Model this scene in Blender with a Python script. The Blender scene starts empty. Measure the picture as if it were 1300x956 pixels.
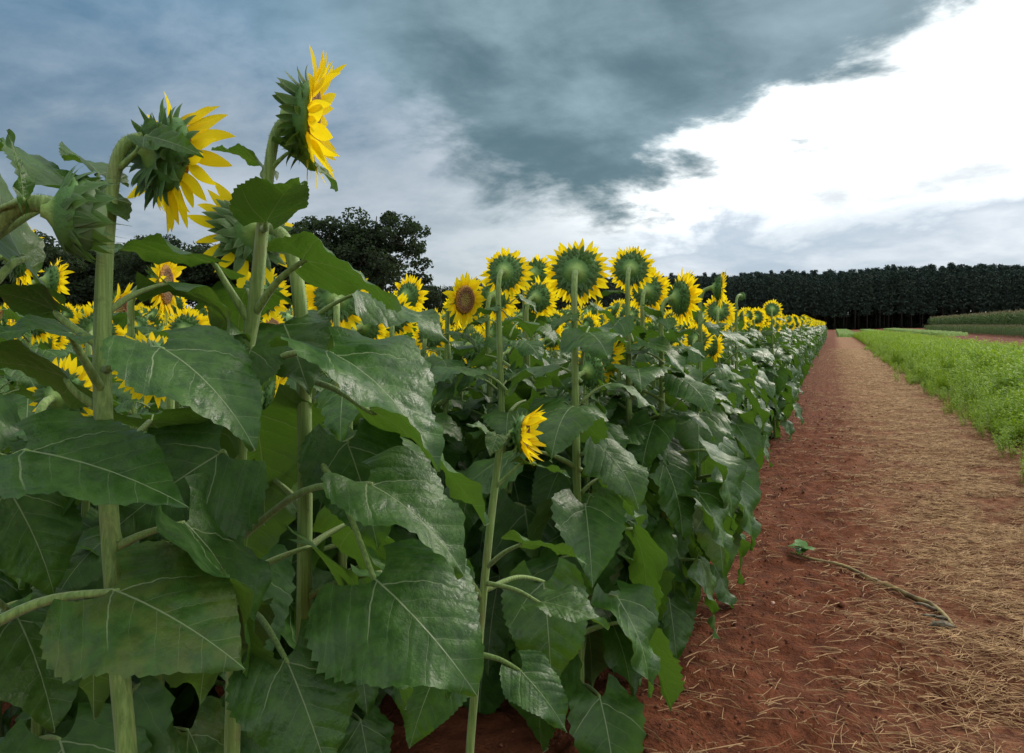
import bpy, bmesh, math, random
import numpy as np
from mathutils import Vector, Matrix, noise as mnoise

R = math.radians
rnd = random.Random(7)
sc = bpy.context.scene
COL = sc.collection

# ------------------------------------------------------------------ camera
FPX = 940.0                      # focal length in photo pixels (photo 1300 wide)
YAW = math.atan(408 / FPX)       # the sunflower row runs along +Y, its vanishing point is right of centre
CAMH = 1.3
cam = bpy.data.cameras.new('camera')
cam.sensor_fit = 'HORIZONTAL'
cam.sensor_width = 36
cam.lens = FPX * 36 / 1300
cam.shift_y = -45 / 1300
cam.clip_start = 0.05
cam.clip_end = 3000
cob = bpy.data.objects.new('camera', cam)
COL.objects.link(cob)
cob.location = (0, 0, CAMH)
cob.rotation_euler = (R(90) - math.atan(21 / FPX), 0, YAW)
sc.camera = cob
CM = Matrix.Translation((0, 0, CAMH)) @ cob.rotation_euler.to_matrix().to_4x4()
CR = CM.to_3x3()


def P(px, py, d):
    """photo pixel at a depth in metres -> world point"""
    return CM @ Vector(((px - 650) / FPX * d, -(py - 433) / FPX * d, -d))


def G(px, py, z=0.0):
    """photo pixel -> point on the ground"""
    r = CR @ Vector(((px - 650) / FPX, -(py - 433) / FPX, -1))
    t = (z - CAMH) / r.z
    return Vector((0, 0, CAMH)) + r * t


def CD(r, u, t):
    """direction: right, up, towards the camera -> world"""
    return (CR @ Vector((r, u, t))).normalized()


def CDV(px, py, r, u, t):
    """the same, in the frame of the line of sight through a pixel"""
    to = -(CR @ Vector(((px - 650) / FPX, -(py - 433) / FPX, -1))).normalized()
    rt = Vector((0, 0, 1)).cross(to).normalized()
    up = to.cross(rt)
    return (rt * r + up * u + to * t).normalized()


# ------------------------------------------------------------------ node expression helper
class E:
    tree = None

    def __init__(s, sock):
        s.s = sock

    @staticmethod
    def m(op, *a, clamp=False):
        n = E.tree.nodes.new('ShaderNodeMath')
        n.operation = op
        n.use_clamp = clamp
        for i, v in enumerate(a):
            if isinstance(v, E):
                E.tree.links.new(v.s, n.inputs[i])
            else:
                n.inputs[i].default_value = v
        return E(n.outputs[0])

    def __add__(s, o): return E.m('ADD', s, o)
    def __radd__(s, o): return E.m('ADD', o, s)
    def __sub__(s, o): return E.m('SUBTRACT', s, o)
    def __rsub__(s, o): return E.m('SUBTRACT', o, s)
    def __mul__(s, o): return E.m('MULTIPLY', s, o)
    def __rmul__(s, o): return E.m('MULTIPLY', o, s)
    def __truediv__(s, o): return E.m('DIVIDE', s, o)
    def __abs__(s): return E.m('ABSOLUTE', s)


def sstep(x, a, b, lo=0.0, hi=1.0):
    n = E.tree.nodes.new('ShaderNodeMapRange')
    n.interpolation_type = 'SMOOTHSTEP'
    for k, v in zip(('Value', 'From Min', 'From Max', 'To Min', 'To Max'), (x, a, b, lo, hi)):
        if isinstance(v, E):
            E.tree.links.new(v.s, n.inputs[k])
        else:
            n.inputs[k].default_value = v
    return E(n.outputs[0])


def mixc(f, a, b, blend='MIX'):
    n = E.tree.nodes.new('ShaderNodeMix')
    n.data_type = 'RGBA'
    n.blend_type = blend
    for i, v in ((0, f), (6, a), (7, b)):
        if isinstance(v, E):
            E.tree.links.new(v.s, n.inputs[i])
        elif isinstance(v, tuple):
            n.inputs[i].default_value = (*v, 1)
        else:
            n.inputs[i].default_value = v
    return E(n.outputs[2])


def noise(vec=None, scale=5.0, detail=4.0, rough=0.55, dist=0.0):
    n = E.tree.nodes.new('ShaderNodeTexNoise')
    n.inputs['Scale'].default_value = scale
    n.inputs['Detail'].default_value = detail
    n.inputs['Roughness'].default_value = rough
    n.inputs['Distortion'].default_value = dist
    if vec is not None:
        E.tree.links.new(vec.s, n.inputs['Vector'])
    return E(n.outputs[0])


def comb(x, y, z):
    n = E.tree.nodes.new('ShaderNodeCombineXYZ')
    for i, v in enumerate((x, y, z)):
        if isinstance(v, E):
            E.tree.links.new(v.s, n.inputs[i])
        else:
            n.inputs[i].default_value = v
    return E(n.outputs[0])


def sep(v):
    n = E.tree.nodes.new('ShaderNodeSeparateXYZ')
    E.tree.links.new(v.s, n.inputs[0])
    return E(n.outputs[0]), E(n.outputs[1]), E(n.outputs[2])


def coord(which):
    n = E.tree.nodes.new('ShaderNodeTexCoord')
    return E(n.outputs[which])


def vmul(v, s):
    n = E.tree.nodes.new('ShaderNodeVectorMath')
    n.operation = 'MULTIPLY'
    E.tree.links.new(v.s, n.inputs[0])
    n.inputs[1].default_value = s
    return E(n.outputs[0])


# ------------------------------------------------------------------ sky
SUN_AZ, SUN_EL = R(22), R(36)     # azimuth to the right of +Y
w = bpy.data.worlds.new('World')
sc.world = w
w.use_nodes = True
nt = w.node_tree
nt.nodes.clear()
E.tree = nt
d = coord('Generated')
dx, dy, dz = sep(d)
el = E.m('ARCSINE', dz) * 57.2958
horiz = E.m('SQRT', dx * dx + dy * dy)
sinaz = dx / E.m('MAXIMUM', horiz, 0.001)
cosaz = dy / E.m('MAXIMUM', horiz, 0.001)
# cloud-deck coordinates: flat layer seen in perspective
k = E.m('MAXIMUM', dz, 0.0) + 0.30
cp = comb(dx / k, dy / k, 0.0)
cp2 = comb(dx / k + 7.3, (dy / k) * 1.2, dz * 2.0)
n_big = noise(cp, 1.35, 9, 0.56, 0.4)
n_mid = noise(cp2, 3.4, 9, 0.6, 0.3)
n_soft = noise(cp2, 0.9, 4, 0.5, 0.2)
n_fine = noise(cp, 5.0, 7, 0.6, 0.4)
nz = (n_big - 0.5) * 1.0 + (n_mid - 0.5) * 0.45 + (n_fine - 0.5) * 0.12
# lower edge of the dark deck: climbs towards the right
edge = 8.6 + 23.5 * abs(sinaz * 0.9613 + cosaz * 0.2756)
dark = sstep((el - edge) / 6.5 + nz * 3.6, -0.38, 0.45)
wide = sstep((el - edge) / 16.0 + nz * 1.6, -1.0, 1.0)
left = sstep(sinaz + nz * 0.25, -0.30, -0.62)
over = sstep(el, 26.0, 50.0)
# colours (radiance)
white = mixc(sstep(nz + (n_soft - 0.5) * 0.5, -0.20, 0.22), (2.6, 2.58, 2.5), (0.56, 0.60, 0.63))
lowgrey = mixc(sstep(nz + (n_soft - 0.5), -0.16, 0.2), (0.504, 0.546, 0.602), (0.294, 0.371, 0.455))
low = sstep(el + (n_big - 0.5) * 26.0 + (n_mid - 0.5) * 10.0 - 4.0 * sinaz, 10.5, 6.0)
base = mixc(low * 0.95, white, lowgrey)
hz = sstep(el + (n_mid - 0.5) * 6.0, 4.2, 0.5)
base = mixc(hz * 0.75, base, (0.53, 0.56, 0.58))
# thinner veil of grey between the gap and the blue deck at left
veil = sstep(sinaz + nz * 0.30, -0.16, -0.38)
base = mixc(veil * 0.9, base, mixc(sstep(nz, -0.2, 0.2), (0.62, 0.66, 0.69), (0.33, 0.39, 0.425)))
# left side: blue grey deck
lcol = mixc(sstep(nz, -0.24, 0.2), (0.347, 0.397, 0.446), (0.149, 0.211, 0.273))
lcol = mixc(sstep(el + nz * 14.0, 2.0, 12.0), (0.42, 0.46, 0.50), lcol)
base = mixc(left, base, lcol)
ltop = mixc(sstep(nz, -0.22, 0.2), (0.175, 0.280, 0.380), (0.060, 0.135, 0.215))
base = mixc(left * sstep(el + nz * 16.0, 10.0, 22.0) * 0.9, base, ltop)
dcol = mixc(sstep(nz + (n_soft - 0.5) * 0.9, -0.22, 0.22), (0.230, 0.325, 0.370), (0.066, 0.122, 0.143))
bluel = sstep(sinaz, -0.45, -0.80)
dcol = mixc(bluel * 0.8, dcol, mixc(sstep(nz, -0.2, 0.2), (0.135, 0.250, 0.360), (0.050, 0.128, 0.215)))
sky = mixc(dark, base, dcol)
# overhead the deck thins to plain bright overcast
ocol = mixc(sstep(nz, -0.3, 0.3), (1.05, 1.04, 1.0), (0.60, 0.63, 0.65))
sky = mixc(over, sky, ocol)
# physical sky shows through where the deck is thinnest
nish = nt.nodes.new('ShaderNodeTexSky')
nish.sky_type = 'NISHITA'
nish.sun_disc = False
nish.sun_elevation = SUN_EL
nish.sun_rotation = SUN_AZ
bg1 = nt.nodes.new('ShaderNodeBackground')
bg1.inputs[1].default_value = 0.08
nt.links.new(nish.outputs[0], bg1.inputs[0])
bg2 = nt.nodes.new('ShaderNodeBackground')
bg2.inputs[1].default_value = 1.0
nt.links.new(sky.s, bg2.inputs[0])
mx = nt.nodes.new('ShaderNodeMixShader')
mx.inputs[0].default_value = 0.93
nt.links.new(bg1.outputs[0], mx.inputs[1])
nt.links.new(bg2.outputs[0], mx.inputs[2])
out = nt.nodes.new('ShaderNodeOutputWorld')
nt.links.new(mx.outputs[0], out.inputs[0])
w.cycles.sampling_method = 'MANUAL'
w.cycles.sample_map_resolution = 512

sl = bpy.data.lights.new('sun', 'SUN')
sl.energy = 1.5
sl.angle = R(14)
sl.color = (1.0, 0.92, 0.80)
so = bpy.data.objects.new('sun', sl)
COL.objects.link(so)
sd = Vector((math.sin(SUN_AZ) * math.cos(SUN_EL), math.cos(SUN_AZ) * math.cos(SUN_EL), math.sin(SUN_EL)))
so.rotation_euler = sd.to_track_quat('Z', 'Y').to_euler()
so.location = sd * 50

sc.view_settings.view_transform = 'Standard'
sc.view_settings.look = 'None'
sc.view_settings.exposure = 0.5
sc.view_settings.gamma = 1.0
sc.cycles.max_bounces = 6
sc.cycles.diffuse_bounces = 3
sc.cycles.glossy_bounces = 2
sc.cycles.transmission_bounces = 3
sc.cycles.use_denoising = True


# ------------------------------------------------------------------ materials
def newmat(name):
    m = bpy.data.materials.new(name)
    m.use_nodes = True
    t = m.node_tree
    E.tree = t
    b = t.nodes['Principled BSDF']
    return m, t, b


def setc(t, b, inp, v):
    if isinstance(v, E):
        t.links.new(v.s, b.inputs[inp])
    elif isinstance(v, tuple):
        b.inputs[inp].default_value = (*v, 1)
    else:
        b.inputs[inp].default_value = v


def bump(t, b, h, strength=0.3, dist=0.01):
    n = t.nodes.new('ShaderNodeBump')
    n.inputs['Strength'].default_value = strength
    n.inputs['Distance'].default_value = dist
    t.links.new(h.s, n.inputs['Height'])
    t.links.new(n.outputs[0], b.inputs['Normal'])
    return n


def add_translucent(t, b, col, fac, nrm=None):
    tr = t.nodes.new('ShaderNodeBsdfTranslucent')
    if isinstance(col, E):
        t.links.new(col.s, tr.inputs[0])
    else:
        tr.inputs[0].default_value = (*col, 1)
    if nrm:
        t.links.new(nrm.outputs[0], tr.inputs['Normal'])
    mxn = t.nodes.new('ShaderNodeMixShader')
    mxn.inputs[0].default_value = fac
    t.links.new(b.outputs[0], mxn.inputs[1])
    t.links.new(tr.outputs[0], mxn.inputs[2])
    t.links.new(mxn.outputs[0], t.nodes['Material Output'].inputs[0])


def objrand():
    n = E.tree.nodes.new('ShaderNodeObjectInfo')
    return E(n.outputs['Random'])


def backfacing():
    n = E.tree.nodes.new('ShaderNodeNewGeometry')
    return E(n.outputs['Backfacing'])


def vor(vec, scale):
    n = E.tree.nodes.new('ShaderNodeTexVoronoi')
    n.feature = 'DISTANCE_TO_EDGE'
    n.inputs['Scale'].default_value = scale
    E.tree.links.new(vec.s, n.inputs['Vector'])
    return n.outputs['Distance']


def leaf_material(name, far=False):
    m, t, b = newmat(name)
    uv = coord('UV')
    u, v, _ = sep(uv)
    orr = objrand()
    nn = noise(comb(u + orr * 9.0, v + orr * 5.0, orr * 7.0), 9.0, 4, 0.6)
    nf = noise(comb(u + orr * 9.0, v, orr * 3.0), 42.0, 3, 0.6)
    au = abs(u)
    wob = (noise(comb(u * 1.0, v, orr * 20.0), 5.0, 2) - 0.5) * 0.07 + sstep(u, -0.001, 0.001) * 0.045
    mid = sstep(abs(u), 0.0095 - 0.0065 * v, 0.0040 - 0.003 * v)
    # two strong laterals leaving near the base, weaker ones above
    c = v - 0.62 * au - 0.9 * au * au + wob
    strong = sstep(abs(c - 0.06), 0.0085, 0.003) * sstep(au, 0.38, 0.24)
    fr = E.m('FRACT', (c - 0.06) / 0.17 + 0.5)
    weak = sstep(abs(fr - 0.5), 0.026, 0.008) * sstep(c, 0.1, 0.12) * sstep(au, 0.32, 0.08)
    # side branches of the laterals in the base lobes
    lob = sstep(abs(E.m('FRACT', (au * 0.9 - v * 0.9 + wob) / 0.15) - 0.5), 0.03, 0.01) * sstep(c, 0.05, 0.0) * 0.5
    vein = E.m('MAXIMUM', E.m('MAXIMUM', mid, strong * 0.85), E.m('MAXIMUM', weak * 0.36, lob * 0.36))
    top = mixc(sstep(nn, 0.25, 0.75), (0.015, 0.064, 0.008), (0.052, 0.140, 0.017))
    top = mixc(sstep(nf, 0.55, 0.8) * 0.35, top, (0.06, 0.115, 0.05))
    dusty = sstep(noise(comb(u + orr * 3.0, v - orr * 8.0, 1.0), 4.0, 5, 0.65), 0.52, 0.75)
    top = mixc(dusty * 0.20, top, (0.13, 0.155, 0.10))
    spots = sstep(noise(comb(u + orr * 4.0, v - orr * 2.0, orr * 5.0), 26.0, 2, 0.5), 0.72, 0.76) * sstep(nn, 0.45, 0.6)
    top = mixc(spots * 0.55, top, (0.17, 0.13, 0.05))
    under = mixc(nn, (0.055, 0.115, 0.026), (0.080, 0.150, 0.040))
    bf = backfacing()
    col = mixc(bf, top, under)
    col = mixc(sstep(orr, 0.0, 1.0, 0.0, 0.35), col, mixc(0.5, col, (0.075, 0.125, 0.02)))
    old = sstep(orr, 0.955, 0.965) * sstep(noise(comb(u, v, orr * 31.0), 5.0, 4, 0.65), 0.42, 0.62)
    col = mixc(old * 0.22, col, (0.20, 0.18, 0.035))
    col = mixc(vein * 0.80, col, (0.27, 0.35, 0.17))
    setc(t, b, 'Base Color', col)
    setc(t, b, 'Roughness', sstep(nn + dusty * 0.2, 0.25, 0.8, 0.36, 0.54))
    setc(t, b, 'Specular IOR Level', 0.38)
    # blistered blade: raised panels between the veins, veins sunk
    net = E(vor(comb(u + wob, v * 1.0, orr), 15.0))
    net2 = E(vor(comb(u + wob, v, orr), 46.0))
    pan = abs(fr - 0.5)
    h = nn * 1.1 + nf * 0.12 - vein * 0.45 - sstep(pan, 0.30, 0.0) * 0.30 * sstep(au, 0.0, 0.06) + sstep(net, 0.0, 0.30) * 0.07 + sstep(net2, 0.0, 0.3) * 0.035
    bn = bump(t, b, h, 0.34, 0.010)
    add_translucent(t, b, mixc(vein * 0.6, (0.12, 0.26, 0.02), (0.16, 0.24, 0.06)), 0.24, bn)
    return m


M_LEAF = leaf_material('sunflower_leaf')


def stem_material():
    m, t, b = newmat('sunflower_stem')
    co = coord('Object')
    x, y, z = sep(co)
    st = noise(vmul(co, (95.0, 95.0, 3.0)), 2.0, 4, 0.6)
    n2 = noise(co, 14.0, 4, 0.6)
    col = mixc(sstep(st, 0.3, 0.7), (0.115, 0.205, 0.035), (0.25, 0.36, 0.09))
    col = mixc(sstep(n2, 0.5, 0.75) * 0.55, col, (0.20, 0.20, 0.07))
    col = mixc(sstep(noise(co, 34.0, 5, 0.7), 0.58, 0.70) * 0.45, col, (0.075, 0.13, 0.025))
    setc(t, b, 'Base Color', col)
    setc(t, b, 'Roughness', 0.55)
    setc(t, b, 'Specular IOR Level', 0.35)
    b.inputs['Sheen Weight'].default_value = 0.25
    bump(t, b, st + noise(co, 320.0, 2) * 0.3, 0.5, 0.004)
    return m


M_STEM = stem_material()


def petal_material():
    m, t, b = newmat('sunflower_petal')
    u, v, _ = sep(coord('UV'))
    orr = objrand()
    ln = noise(comb(u * 7.0, v * 1.2, orr * 11.0), 1.6, 2, 0.5)
    col = mixc(sstep(v, 0.0, 0.55), (0.97, 0.60, 0.008), (1.0, 0.77, 0.014))
    col = mixc(sstep(ln, 0.45, 0.75) * 0.4, col, (0.93, 0.60, 0.006))
    setc(t, b, 'Base Color', col)
    setc(t, b, 'Roughness', 0.6)
    setc(t, b, 'Specular IOR Level', 0.10)
    add_translucent(t, b, (1.0, 0.80, 0.012), 0.55)
    return m


M_PETAL = petal_material()


def bract_material():
    m, t, b = newmat('sunflower_bract')
    u, v, _ = sep(coord('UV'))
    orr = objrand()
    nn = noise(comb(u * 6.0, v * 2.0, orr * 9.0), 2.0, 3)
    col = mixc(nn, (0.035, 0.105, 0.020), (0.095, 0.205, 0.040))
    col = mixc(sstep(abs(u), 0.26, 0.42) * 0.5, col, (0.17, 0.25, 0.12))
    col = mixc(sstep(v, 0.6, 1.0) * 0.45, col, (0.17, 0.21, 0.06))
    setc(t, b, 'Base Color', col)
    setc(t, b, 'Roughness', 0.6)
    bump(t, b, nn, 0.4, 0.004)
    add_translucent(t, b, (0.12, 0.24, 0.03), 0.18)
    return m


M_BRACT = bract_material()


def back_material():
    m, t, b = newmat('flower_head_back')
    co = coord('Object')
    x, y, z = sep(co)
    r = E.m('SQRT', x * x + y * y)
    n2 = noise(co, 60.0, 4)
    col = mixc(sstep(r + (n2 - 0.5) * 0.02, 0.010, 0.040), (0.26, 0.40, 0.09), (0.07, 0.18, 0.03))
    setc(t, b, 'Base Color', col)
    setc(t, b, 'Roughness', 0.6)
    bump(t, b, noise(co, 150.0, 3), 0.4, 0.004)
    return m


M_BACK = back_material()


def disc_material():
    m, t, b = newmat('flower_disc')
    co = coord('Object')
    x, y, z = sep(co)
    r = E.m('SQRT', x * x + y * y)
    vo = t.nodes.new('ShaderNodeTexVoronoi')
    vo.inputs['Scale'].default_value = 190
    t.links.new(co.s, vo.inputs['Vector'])
    vd = E(vo.outputs['Distance'])
    col = mixc(sstep(r, 0.018, 0.034), (0.17, 0.13, 0.018), (0.11, 0.038, 0.008))
    col = mixc(sstep(r, 0.044, 0.056), col, (0.34, 0.16, 0.012))
    col = mixc(sstep(vd, 0.1, 0.5), mixc(0.5, col, (0.62, 0.33, 0.03)), col)
    setc(t, b, 'Base Color', col)
    setc(t, b, 'Roughness', 0.75)
    bump(t, b, 1.0 - vd, 0.9, 0.006)
    return m


M_DISC = disc_material()


def flat_mat(name, c1, c2, scale=4.0, rough=0.7, trans=None, bumpd=0.0, coords='Object', detail=5):
    m, t, b = newmat(name)
    co = coord(coords)
    orr = objrand()
    nn = noise(co, scale, detail, 0.6)
    col = mixc(sstep(nn, 0.3, 0.7), c1, c2)
    col = mixc(sstep(orr, 0.0, 1.0, 0.0, 0.4), col, mixc(0.6, col, c1))
    setc(t, b, 'Base Color', col)
    setc(t, b, 'Roughness', rough)
    setc(t, b, 'Specular IOR Level', 0.3)
    if bumpd:
        bump(t, b, nn, 0.7, bumpd)
    if trans:
        add_translucent(t, b, trans, 0.3)
    return m


M_TREELEAF = flat_mat('tree_foliage', (0.018, 0.034, 0.016), (0.038, 0.062, 0.026), 0.5, 0.7, (0.05, 0.09, 0.02))
M_PINE = flat_mat('pine_needles', (0.022, 0.044, 0.037), (0.066, 0.104, 0.068), 0.5, 0.75)
M_PINEBARK = flat_mat('pine_bark', (0.02, 0.017, 0.015), (0.05, 0.042, 0.036), 6.0, 0.9)
M_BARK = flat_mat('bark', (0.035, 0.028, 0.022), (0.085, 0.068, 0.055), 6.0, 0.9, None, 0.03)
M_CROP = flat_mat('crop_leaf', (0.13, 0.25, 0.006), (0.36, 0.52, 0.015), 2.5, 0.6, (0.46, 0.66, 0.02))
M_CORN = flat_mat('corn_leaf', (0.055, 0.10, 0.03), (0.10, 0.16, 0.05), 0.6, 0.6, (0.12, 0.2, 0.04))
M_TASSEL = flat_mat('corn_tassel', (0.22, 0.19, 0.10), (0.34, 0.29, 0.15), 2.0, 0.8)
M_STRAW = flat_mat('straw', (0.24, 0.13, 0.058), (0.64, 0.42, 0.21), 14.0, 0.75, None, 0.0, 'Object', 3)
M_CLOD = flat_mat('soil_clod', (0.105, 0.037, 0.019), (0.195, 0.070, 0.037), 9.0, 0.95, None, 0.01)
M_DRY = flat_mat('dry_stalk', (0.08, 0.052, 0.024), (0.34, 0.27, 0.11), 11.0, 0.8, None, 0.006)
M_DRYLEAF = flat_mat('withered_leaf', (0.035, 0.028, 0.018), (0.26, 0.22, 0.15), 30.0, 0.9, None, 0.01)
M_WEED = flat_mat('weed_leaf', (0.05, 0.16, 0.02), (0.10, 0.27, 0.04), 8.0, 0.5, (0.12, 0.3, 0.03))
M_PEB = flat_mat('pebble', (0.42, 0.22, 0.15), (0.6, 0.4, 0.3), 20.0, 0.8, None, 0.01)


def ground_material():
    m, t, b = newmat('red_soil')
    co = coord('Object')
    x, y, z = sep(co)
    n1 = noise(co, 1.3, 6, 0.6)
    n2 = noise(co, 11.0, 7, 0.68)
    n3 = noise(co, 60.0, 4, 0.6)
    soil = mixc(sstep(n2, 0.3, 0.7), (0.080, 0.022, 0.008), (0.205, 0.062, 0.025))
    soil = mixc(sstep(n1, 0.45, 0.75) * 0.45, soil, (0.22, 0.074, 0.036))
    soil = mixc(sstep(n3, 0.55, 0.75) * 0.3, soil, (0.075, 0.025, 0.016))
    # trampled straw litter down the middle of the path
    st = noise(vmul(co, (9.0, 30.0, 9.0)), 2.2, 5, 0.7)
    band = sstep(x + (n1 - 0.5) * 0.8, 0.0, 0.55) * sstep(x + (n1 - 0.5) * 0.7, 2.0, 1.5)
    litter = band * sstep(st + (n2 - 0.5) * 0.5, 0.40, 0.56) * sstep(y, 3.0, 20.0, 0.25, 0.75)
    straw = mixc(sstep(n3, 0.35, 0.7), (0.32, 0.18, 0.09), (0.58, 0.37, 0.19))
    col = mixc(litter, soil, straw)
    setc(t, b, 'Base Color', col)
    setc(t, b, 'Roughness', 0.95)
    setc(t, b, 'Specular IOR Level', 0.2)
    bump(t, b, n2 * 1.0 + n3 * 0.6, 1.0, 0.035)
    return m


M_SOIL = ground_material()


def far_field_material():
    m, t, b = newmat('far_field')
    co = coord('Object')
    x, y, z = sep(co)
    n1 = noise(co, 0.25, 5, 0.6)
    n2 = noise(co, 3.0, 5, 0.6)
    g = mixc(n2, (0.06, 0.14, 0.010), (0.17, 0.28, 0.02))
    g = mixc(sstep(n1, 0.4, 0.7) * 0.5, g, (0.15, 0.23, 0.04))
    setc(t, b, 'Base Color', g)
    setc(t, b, 'Roughness', 0.9)
    bump(t, b, n2, 0.8, 0.2)
    return m


M_FAR = far_field_material()


# ------------------------------------------------------------------ object helpers
def mesh(name, v, f, mats, mi=None, uv=None, smooth=True):
    me = bpy.data.meshes.new(name)
    me.from_pydata([tuple(p) for p in v], [], f)
    for m in mats:
        me.materials.append(m)
    if mi is not None:
        me.polygons.foreach_set('material_index', mi)
    if uv is not None:
        l = me.uv_layers.new(name='UVMap')
        idx = np.empty(len(me.loops), dtype=np.int32)
        me.loops.foreach_get('vertex_index', idx)
        l.data.foreach_set('uv', np.asarray(uv, dtype=np.float32)[idx].ravel())
    if smooth:
        me.polygons.foreach_set('use_smooth', [True] * len(me.polygons))
    me.update()
    return me


def ob(name, me, parent=None, mat=None):
    o = bpy.data.objects.new(name, me)
    COL.objects.link(o)
    if parent:
        o.parent = parent
    if mat is not None:
        o.matrix_local = mat
    return o


def tag(o, label=None, cat=None, group=None, kind=None):
    if label:
        o['label'] = label
    if cat:
        o['category'] = cat
    if group:
        o['group'] = group
    if kind:
        o['kind'] = kind
    return o


class MB:
    """collects geometry for one mesh"""

    def __init__(s):
        s.v, s.f, s.mi, s.uv = [], [], [], []

    def add(s, v, f, mi=0, uv=None, M=None):
        o = len(s.v)
        s.v += [M @ Vector(p) for p in v] if M is not None else [Vector(p) for p in v]
        s.f += [tuple(i + o for i in q) for q in f]
        s.mi += [mi] * len(f)
        s.uv += list(uv) if uv is not None else [(0.3, 0.3)] * len(v)

    def build(s, name, mats, smooth=True):
        return mesh(name, s.v, s.f, mats, s.mi, s.uv, smooth)


def tube(pts, rad, n=8, cap=True, ridge=0.0):
    """tapered tube along points; ridge gives grooved stalks"""
    pts = [Vector(p) for p in pts]
    v, f, uv = [], [], []
    up = Vector((0.31, 0.95, 0.12)).normalized()
    for i, p in enumerate(pts):
        a = pts[max(i - 1, 0)]
        c = pts[min(i + 1, len(pts) - 1)]
        t = (c - a).normalized()
        s1 = t.cross(up)
        if s1.length < 0.05:
            s1 = t.cross(Vector((1, 0, 0)))
        s1.normalize()
        s2 = s1.cross(t)
        r = rad[i] if isinstance(rad, (list, tuple)) else rad
        for k in range(n):
            an = 2 * math.pi * k / n
            rr = r * (1 + (ridge if k % 2 else -ridge))
            v.append(p + (s1 * math.cos(an) + s2 * math.sin(an)) * rr)
            uv.append((k / n, i / len(pts)))
    for i in range(len(pts) - 1):
        for k in range(n):
            a, b2 = i * n + k, i * n + (k + 1) % n
            f.append((a, b2, b2 + n, a + n))
    if cap:
        f.append(tuple(range(n))[::-1])
        f.append(tuple((len(pts) - 1) * n + k for k in range(n)))
    return v, f, uv


def spline(pts, m=4):
    """Catmull-Rom through points"""
    pts = [Vector(p) for p in pts]
    q = [pts[0] * 2 - pts[1]] + pts + [pts[-1] * 2 - pts[-2]]
    o = []
    for i in range(1, len(q) - 2):
        for j in range(m):
            t = j / m
            a, b, c, e = q[i - 1], q[i], q[i + 1], q[i + 2]
            o.append(0.5 * (2 * b + (c - a) * t + (2 * a - 5 * b + 4 * c - e) * t * t + (3 * b - a - 3 * c + e) * t ** 3))
    o.append(pts[-1])
    return o


def lerp_list(vals, m):
    o = []
    for i in range(len(vals) - 1):
        for j in range(m):
            o.append(vals[i] + (vals[i + 1] - vals[i]) * j / m)
    o.append(vals[-1])
    return o


def frame(y, nhint, loc=(0, 0, 0), s=1.0):
    y = Vector(y).normalized()
    z = Vector(nhint) - y * Vector(nhint).dot(y)
    if z.length < 1e-4:
        z = y.orthogonal()
    z.normalize()
    x = y.cross(z)
    M = Matrix((x, y, z)).transposed().to_4x4()
    return Matrix.Translation(loc) @ M @ Matrix.Scale(s, 4)


# ------------------------------------------------------------------ sunflower leaf blade
WT = [(0, .17), (.05, .29), (.12, .365), (.2, .405), (.3, .41), (.42, .375), (.55, .31), (.68, .225), (.8, .135), (.9, .062), (.96, .024), (1, 0.0)]


def wt(t):
    for (a, b), (c, e) in zip(WT, WT[1:]):
        if t <= c:
            return b + (e - b) * (t - a) / (c - a)
    return 0


def blade(nt_=26, ns=10, p0=0.1, p1=0.9, fold=0.2, wave=0.03, wid=1.0, ph=0.0, curl=0.0, power=1.2, twist=0.0, serr=0.035, seed=0):
    """unit-length heart-shaped blade; p0/p1: pitch (down positive) at base and tip in radians"""
    rg = random.Random(seed)
    N = 200
    cy, cz = [0.0], [0.0]
    for i in range(N):
        a = p0 + (p1 - p0) * ((i + .5) / N) ** power
        cy.append(cy[-1] + math.cos(a) / N)
        cz.append(cz[-1] - math.sin(a) / N)

    def C(t):
        if t < 0:
            return math.cos(p0) * t, -math.sin(p0) * t, p0
        x = min(t, 1) * N
        i = min(int(x), N - 1)
        g = x - i
        return cy[i] + (cy[i + 1] - cy[i]) * g, cz[i] + (cz[i + 1] - cz[i]) * g, p0 + (p1 - p0) * min(t, 1) ** power
    v, f, uv = [], [], []
    j1, j2 = rg.uniform(0, 6), rg.uniform(0, 6)
    for i in range(nt_ + 1):
        t = i / nt_
        t = t ** 1.1
        ww = wt(t) * wid
        for j in range(ns + 1):
            s = -1 + 2 * j / ns
            ed = abs(s)
            w2 = ww
            if ed > .99:
                w2 = ww * (1 + serr * (1.7 if i % 2 else -1) * rg.uniform(.6, 1.3))
            te = t - 0.20 * ed ** 1.6 * (1 - t) ** 3 + (0.10 * ed * (1 - ed) * (1 - t))
            y, z, a = C(te)
            x = s * w2
            h = fold * abs(x) + curl * x * x
            h += wave * ed ** 2 * (math.sin(9 * te + ph + j1 + (1.3 if s > 0 else 0)) + .5 * math.sin(19 * te + j2 + (2 if s > 0 else 0)))
            # quilting between the lateral veins
            c = te - 0.62 * abs(x) - .9 * x * x
            h += 0.0095 * math.cos((c - .06 + (-.045 if x > 0 else 0)) / .17 * 2 * math.pi) * -1 * min(1, abs(x) / .07) * (1 if c > -.05 else .4)
            tw = twist * te
            xx, hh = x * math.cos(tw) - h * math.sin(tw), x * math.sin(tw) + h * math.cos(tw)
            v.append((xx, y + math.sin(a) * hh, z + math.cos(a) * hh))
            uv.append((x, te))
    n = ns + 1
    for i in range(nt_):
        for j in range(ns):
            a = i * n + j
            f.append((a, a + 1, a + n + 1, a + n))
    return v, f, uv, Vector((0, cy[-1], cz[-1]))


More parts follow.
